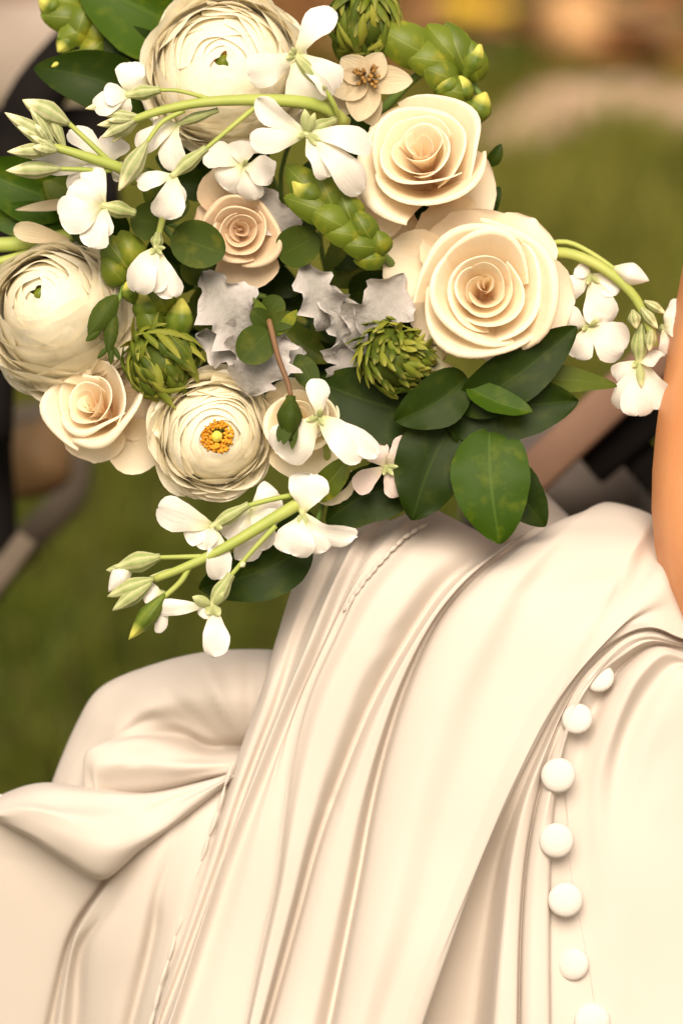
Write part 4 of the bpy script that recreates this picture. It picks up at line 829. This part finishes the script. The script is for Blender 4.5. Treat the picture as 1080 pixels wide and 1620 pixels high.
# green bud spikes
def spike(label, stem, buds, mat='gbud', bracts=()):
    t = thing('bud_spike', label, 'bud spike', W(V(*stem[0])), 'green bud spikes of the bridal bouquet')
    tube('stem', M['stem_dark'], t, stem, 8, 5)
    for (b, tip, w) in buds: bud('bud', M[mat], t, b, tip, w, rib=3, ribd=.10, belly=.5, tipw=.12)
    for (b, tip, w) in bracts: blade('bract', M['bract'], t, b, tip, w, prof='ovate', cup=-.55, bend=.2, curl=-.12, ruf=.05, nu=9, nv=11, rng=rs)
    return t
spike('tall green bud spike leaning right above the upper peach rose', [(600, 180, -120), (660, 120, -90), (720, 100, -80), (765, 160, -80)],
      [((735, 125, -60), (760, 70, -50), 38), ((745, 200, -70), (768, 146, -58), 44), ((722, 150, -62), (690, 118, -40), 46), ((600, 120, -70), (598, 70, -60), 26), ((735, 165, -66), (728, 120, -44), 40)],
      'gbud', [((690, 95, -60), (592, 42, -42), 70), ((720, 100, -56), (640, 88, -36), 62), ((735, 110, -60), (676, 40, -44), 60), ((740, 120, -60), (706, 36, -48), 56), ((725, 130, -50), (672, 108, -30), 56), ((745, 150, -54), (700, 140, -30), 52), ((755, 130, -60), (742, 64, -44), 46), ((765, 190, -64), (716, 172, -40), 48)])
spike('plump green bud spike in the middle of the bouquet', [(640, 440, -60), (600, 400, 10), (550, 370, 40), (480, 300, 50)],
      [((520, 330, 60), (462, 285, 78), 54), ((560, 360, 66), (566, 335, 84), 30)], 'gbud',
      [((530, 340, 64), (452, 262, 78), 60), ((535, 345, 74), (500, 266, 84), 58), ((545, 345, 70), (450, 312, 84), 54), ((560, 360, 74), (540, 308, 90), 54), ((555, 365, 84), (490, 330, 96), 52), ((575, 375, 82), (510, 364, 94), 46), ((590, 385, 78), (560, 334, 92), 44), ((598, 392, 80), (540, 386, 92), 44), ((606, 404, 76), (596, 366, 88), 40), ((610, 408, 70), (560, 412, 82), 36)])
spike('blurred green bud spike with yellow tips beside the big bright leaf', [(190, 90, -180), (140, 40, -150), (100, -20, -150)],
      [((120, 50, -140), (92, 82, -120), 34), ((150, 60, -140), (158, 100, -120), 34), ((125, 80, -130), (82, 106, -112), 20), ((100, 20, -140), (62, 0, -130), 40)], 'gbud',
      [((140, 10, -140), (62, -10, -130), 60), ((140, 30, -136), (66, 24, -120), 54), ((150, 40, -134), (94, 60, -112), 50), ((140, 0, -134), (120, 58, -108), 48), ((160, 20, -134), (148, 66, -112), 46), ((170, 60, -130), (128, 92, -112), 44)])
spike('green buds crowded beneath the skirt shaped white floret', [(250, 560, -60), (235, 480, -20), (190, 380, -30)],
      [((282, 545, 6), (288, 472, 20), 46), ((212, 480, 6), (200, 446, 16), 28), ((240, 520, -10), (225, 455, 6), 44)], 'gbud',
      [((215, 440, -10), (166, 376, 14), 62), ((220, 430, 0), (192, 366, 18), 52), ((200, 450, -4), (164, 412, 20), 44), ((265, 500, 0), (240, 440, 16), 50), ((250, 540, -4), (226, 478, 14), 46)])

# fine bracted heads
def fuzzy(label, c, rx, ry, flow, n, ln, w, seed, swirl=0.0, lift=.35, name='green_flower_head'):
    r = np.random.default_rng(seed); c = V(*c); t = thing(name, label, 'flower head', W(c), 'fine bracted green heads of the bouquet'); ms = []
    for k in range(n):
        z = r.uniform(-.2, 1); a_ = r.uniform(0, 6.2832); q = math.sqrt(max(1 - z * z, 0)); nv_ = V(q * math.cos(a_), q * math.sin(a_), z)
        p = c + nv_ * V(rx, ry, (rx + ry) / 2) * (.86 + .10 * math.sin(nv_[0] * 5 + seed) * math.sin(nv_[1] * 6 + 1) + r.normal(0, .05))
        fl = V(math.cos(flow), math.sin(flow), 0) if not swirl else np.cross(nv_, V(.3, -.5, 1)) * swirl + V(math.cos(flow), math.sin(flow), 0) * .5
        fl = nrm(fl - nv_ * fl.dot(nv_) + V(*r.normal(0, .26, 3))); l_ = ln * r.uniform(.45, 1.25)
        ms.append(blade_pts(p - fl * l_ * .5 - nv_ * 4, p + fl * l_ * .5 + nv_ * l_ * lift * .4, w * r.uniform(.7, 1.3), n=nv_, prof='lance', cup=-.7, bend=.18, curl=-.05 + .2 * bool(swirl), nu=5, nv=7))
    P, uv, f = join(*ms); o = mesh('bracts', W(P), f, M['spiky'], t, None, uv); o['kind'] = 'stuff'
    e = V(math.cos(flow), math.sin(flow), 0)
    bud('core', M['leaf_olive'], t, c - e * ry * .95, c + e * ry * .95, min(rx, ry) * 1.8, rib=3, ribd=.03, belly=.5, tipw=.3)
    tube('stem', M['stem_dark'], t, [c, c + V(10, 20, -120), (560 + (c[0] - 560) * .4, 560 + (c[1] - 560) * .4, -330)], 8, 8)
fuzzy('curly round green flower head under the open peach rose', (622, 566, 42), 60, 58, R(60), 150, 36, 13, 3, swirl=.7, lift=.45)
fuzzy('brush like green flower head with parallel bracts above the open ranunculus', (258, 572, 5), 56, 60, R(55), 120, 66, 15, 5, lift=.1)
fuzzy('blurred brush like green flower head behind the top white floret', (575, 36, -80), 56, 60, R(95), 110, 66, 15, 7, lift=.1)
t = thing('filler_sprig', 'tiny pale green filler buds beside the curly green head', 'buds', W(V(690, 580, 20)))
for (x, y, w) in [(690, 562, 30), (676, 590, 26), (698, 584, 30), (668, 548, 20), (684, 536, 18), (660, 612, 20), (700, 548, 18)]: bud('bud', M['tiny'], t, (x + 4, y + 12, 10), (x - 2, y - 12, 34), w, rib=4, ribd=.2, tipw=.3)
tube('stem', M['stem_dark'], t, [(690, 580, 10), (650, 600, -60), (600, 600, -200)], 4, 4)

# silver leaves
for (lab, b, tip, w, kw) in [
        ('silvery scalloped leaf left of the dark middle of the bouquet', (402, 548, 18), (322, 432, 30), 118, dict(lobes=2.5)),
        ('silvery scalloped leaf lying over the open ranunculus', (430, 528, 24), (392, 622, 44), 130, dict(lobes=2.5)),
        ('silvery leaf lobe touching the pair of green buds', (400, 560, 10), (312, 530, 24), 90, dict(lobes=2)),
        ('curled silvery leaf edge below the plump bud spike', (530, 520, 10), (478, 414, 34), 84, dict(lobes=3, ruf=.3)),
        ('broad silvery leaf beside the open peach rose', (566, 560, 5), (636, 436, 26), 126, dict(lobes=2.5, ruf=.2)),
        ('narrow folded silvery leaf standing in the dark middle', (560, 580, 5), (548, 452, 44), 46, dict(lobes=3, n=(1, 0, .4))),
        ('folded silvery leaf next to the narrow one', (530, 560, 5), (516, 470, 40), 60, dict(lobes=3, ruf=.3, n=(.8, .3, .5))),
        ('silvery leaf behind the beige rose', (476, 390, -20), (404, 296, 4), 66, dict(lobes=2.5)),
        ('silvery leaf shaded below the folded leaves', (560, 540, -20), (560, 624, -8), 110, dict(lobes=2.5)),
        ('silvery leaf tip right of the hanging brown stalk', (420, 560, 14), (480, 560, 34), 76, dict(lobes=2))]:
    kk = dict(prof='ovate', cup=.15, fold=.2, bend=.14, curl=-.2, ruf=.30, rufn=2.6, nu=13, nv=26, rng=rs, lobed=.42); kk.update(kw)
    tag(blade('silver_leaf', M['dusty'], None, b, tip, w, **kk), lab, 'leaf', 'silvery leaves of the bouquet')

# eucalyptus
t = thing('eucalyptus_sprig', 'eucalyptus sprig with round leaves, a brown stalk and a jagged pod', 'eucalyptus', W(V(425, 500, 30)))
tube('stem', M['stem_brown'], t, [(425, 505, 60), (440, 565, 92), (456, 608, 108), (460, 632, 110)], 5, 4)
P, uv, f = join(bud_pts((460, 626, 110), (456, 696, 118), 38, rib=4, ribd=.1, tipw=.4), blade_pts((466, 660, 116), (462, 712, 120), 16, prof='lance'), blade_pts((448, 665, 118), (440, 700, 122), 14, prof='lance'), blade_pts((456, 670, 124), (448, 704, 128), 16, prof='lance'))
mesh('pod', W(P), f, M['euc'], t, None, uv)
for (b, tip, w) in [((426, 524, 66), (380, 570, 84), 62), ((420, 500, 50), (445, 470, 56), 40), ((425, 515, 60), (470, 500, 64), 30), ((430, 520, 56), (398, 490, 70), 34)]: blade('leaf', M['euc'], t, b, tip, w, prof='round', cup=.15, bend=.08, nu=9, nv=13)
blade('leaf', M['euc'], t, (470, 560, 40), (500, 620, 60), 40, prof='leaf'); blade('leaf', M['bract'], t, (440, 530, 60), (470, 490, 74), 20, prof='lance'); blade('leaf', M['bract'], t, (430, 520, 60), (400, 470, 74), 18, prof='lance')
t = thing('eucalyptus_sprig', 'eucalyptus sprig with two round leaves on either side of the beige rose', 'eucalyptus', W(V(300, 420, 0)))
tube('stem', M['stem_dark'], t, [(420, 470, -40), (330, 440, -20), (250, 350, -10), (200, 330, -10)], 5, 4)
for (b, tip, w, d) in [((272, 372, 50), (356, 402, 74), 76, 0), ((440, 405, 20), (505, 372, 46), 66, 0), ((262, 352, 10), (206, 348, 24), 62, 0), ((360, 470, 0), (410, 476, 14), 44, 0), ((300, 450, -20), (322, 400, -10), 50, 0), ((230, 340, -20), (300, 320, -10), 50, 0)]: blade('leaf', M['euc'], t, b, tip, w, prof='round', cup=.18, bend=.06, nu=9, nv=13)
t = thing('seed_sprig', 'small dark drooping pods against the left ranunculus', 'eucalyptus', W(V(185, 470, 10)))
tube('stem', M['stem_dark'], t, [(200, 440, -10), (190, 470, 10), (178, 490, 24)], 4, 4)
for (b, tip, w) in [((186, 466, 24), (140, 530, 38), 38), ((180, 490, 24), (172, 560, 34), 24), ((176, 545, 30), (176, 578, 34), 10), ((160, 520, 34), (136, 540, 38), 14), ((172, 548, 30), (154, 568, 34), 9), ((180, 548, 30), (190, 570, 34), 9)]: blade('pod', M['euc'], t, b, tip, w, prof='leaf', cup=-.5, bend=.1, nu=7, nv=9)

# dark leathery leaves
def sprig(label, stem, leaves, name='ruscus_sprig', cat='leaves'):
    t = thing(name, label, cat, W(V(*stem[0])), 'leafy sprigs of the bridal bouquet')
    tube('stem', M['stem_dark'], t, stem, 5, 3.5)
    for q in leaves:
        kk = dict(prof='ovate', cup=rs.uniform(.0, .25), fold=rs.uniform(.1, .3), bend=rs.uniform(.02, .1), curl=rs.uniform(-.16, -.03), ruf=rs.uniform(.03, .08), edge=.012, side=rs.normal(0, .04), nu=11, nv=19, rng=rs); kk.update(q[4] if len(q) > 4 else {})
        blade('leaf', M[q[3]], t, q[0], q[1], q[2], **kk)
    return t
sprig('glossy dark ruscus leaves fanned below the open peach rose', [(600, 640, -120), (680, 620, -20), (725, 605, 30), (740, 618, 44)],
      [((728, 650, 40), (910, 518, 62), 88, 'leaf', dict(side=.03, fold=.12)), ((738, 606, -10), (974, 602, 6), 52, 'leaf_olive', dict(n=(0, -.4, 1))), ((708, 668, 24), (914, 634, 36), 104, 'leaf', dict(bend=.04)),
       ((738, 612, 52), (842, 656, 74), 46, 'leaf_bright', dict(n=(-.2, -.6, 1), curl=.08)), ((738, 596, 40), (624, 666, 60), 84, 'leaf'), ((774, 676, 34), (790, 860, 66), 124, 'leaf_bright', dict(cup=-.25, bend=.1)),
       ((724, 656, 20), (652, 822, 44), 118, 'leaf', dict(cup=-.2)), ((790, 730, -20), (862, 832, 0), 76, 'leaf'), ((740, 640, 10), (760, 720, 24), 80, 'leaf')])
sprig('dark ruscus leaves in shade between the stock floret and the satin lap', [(600, 640, -150), (640, 690, -60), (650, 720, -30)],
      [((690, 660, 0), (506, 604, 30), 120, 'leaf', dict(cup=.1)), ((660, 690, -10), (560, 660, 10), 90, 'leaf'), ((650, 770, -20), (516, 826, -10), 90, 'leaf'), ((650, 740, -30), (570, 800, -16), 80, 'leaf')])
sprig('dark broad leaf below the trailing stock', [(540, 720, -140), (510, 800, -40), (490, 860, 10)], [((492, 862, 14), (318, 930, 40), 96, 'leaf', dict(cup=.1, side=-.05)), ((500, 790, 0), (556, 722, 34), 44, 'bract'), ((500, 820, -20), (420, 880, -10), 80, 'leaf')])
sprig('large bright green leaf and dark leaves at the upper left of the bouquet', [(360, 200, -200), (270, 130, -150), (240, 80, -140)],
      [((320, 60, -150), (120, -40, -120), 150, 'leaf_bright'), ((280, 130, -140), (140, 52, -112), 104, 'leaf'), ((240, 170, -130), (58, 108, -100), 96, 'leaf'), ((330, 30, -150), (250, -60, -130), 90, 'leaf')])
sprig('green leaves at the left rim between the stock buds and the ranunculus', [(200, 360, -160), (120, 330, -110), (60, 320, -100)],
      [((120, 320, -110), (-40, 262, -90), 100, 'leaf_bright'), ((110, 345, -110), (-30, 340, -90), 60, 'leaf_bright'), ((150, 330, -110), (70, 280, -90), 80, 'leaf_olive'), ((200, 380, -110), (100, 330, -80), 80, 'leaf'), ((150, 320, -60), (25, 332, -40), 18, 'tan', dict(prof='lance'))])
sprig('tiny dark leaves showing at the right rim of the upper peach rose', [(700, 330, -160), (760, 300, -110), (780, 240, -100)],
      [((772, 262, -100), (792, 228, -90), 22, 'leaf'), ((762, 350, -100), (790, 296, -90), 34, 'leaf'), ((760, 360, -100), (784, 330, -92), 30, 'leaf_olive')])
t = thing('cut_stem', 'pale green stems poking out at the left above the ranunculus', 'stem', W(V(90, 380, -80)))
tube('stem', M['stem'], t, [(120, 370, -100), (50, 384, -85), (-60, 390, -80)], 12, 12); tube('stem', M['stem'], t, [(110, 370, -95), (40, 402, -80), (-60, 428, -76)], 7, 7)
blade('petal', M['tan'], t, (110, 380, -60), (22, 362, -40), 40, prof='petal', cup=.3, rng=rs)
# packed foliage behind the flowers
rf = np.random.default_rng(31)
for q in range(9):
    a0 = 6.283 * q / 9; lv = []
    for k in range(9):
        rr = math.sqrt(rf.random()) * .82; a_ = a0 + rf.uniform(-.5, .5); x = 430 + 320 * rr * math.cos(a_); y = 420 + 330 * rr * math.sin(a_); d = -95 - 60 * rr ** 2 + rf.uniform(-20, 30)
        b_ = a_ + rf.uniform(-1.2, 1.2); l_ = rf.uniform(60, 110); lv.append(((x - l_ * .5 * math.cos(b_), y - l_ * .5 * math.sin(b_), d - 10), (x + l_ * .5 * math.cos(b_), y + l_ * .5 * math.sin(b_), d + rf.uniform(0, 30)), rf.uniform(40, 70), 'leaf' if rf.random() < .75 else 'leaf_olive', dict(nu=5, nv=9)))
    sprig('packed dark foliage deep behind ' + ['the open peach rose', 'the pinkish stock floret', 'the open ranunculus', 'the small blush rose', 'the left ranunculus with its closed heart', 'the drooping stock buds', 'the big creamy ranunculus', 'the tan star flower', 'the upper peach rose'][q], [(560, 560, -330), (430 + 100 * math.cos(a0), 420 + 100 * math.sin(a0), -200), (430 + 240 * math.cos(a0), 420 + 240 * math.sin(a0), -140)], lv, 'foliage_sprig')
# bound stems under the hand
t = thing('bouquet_handle', 'bound green stems of the bouquet held under the leaves', 'bouquet handle', W(V(560, 560, -330)))
for k in range(12):
    a_ = 6.283 * k / 12; o_ = V(40 * math.cos(a_), 40 * math.sin(a_), 26 * math.sin(a_ * 2))
    tube('stem', M['stem_dark'], t, [V(540, 540, -300) + o_ * 1.5, V(760, 760, -400) + o_ * .9, V(900, 900, -440) + o_ * .9, V(1050, 1060, -500) + o_ * 1.4], 9, 9, n=8, k=7)
tube('ribbon', M['satin'], t, [(800, 800, -415), (860, 860, -430), (930, 932, -455)], 58, 58, n=8, k=18)
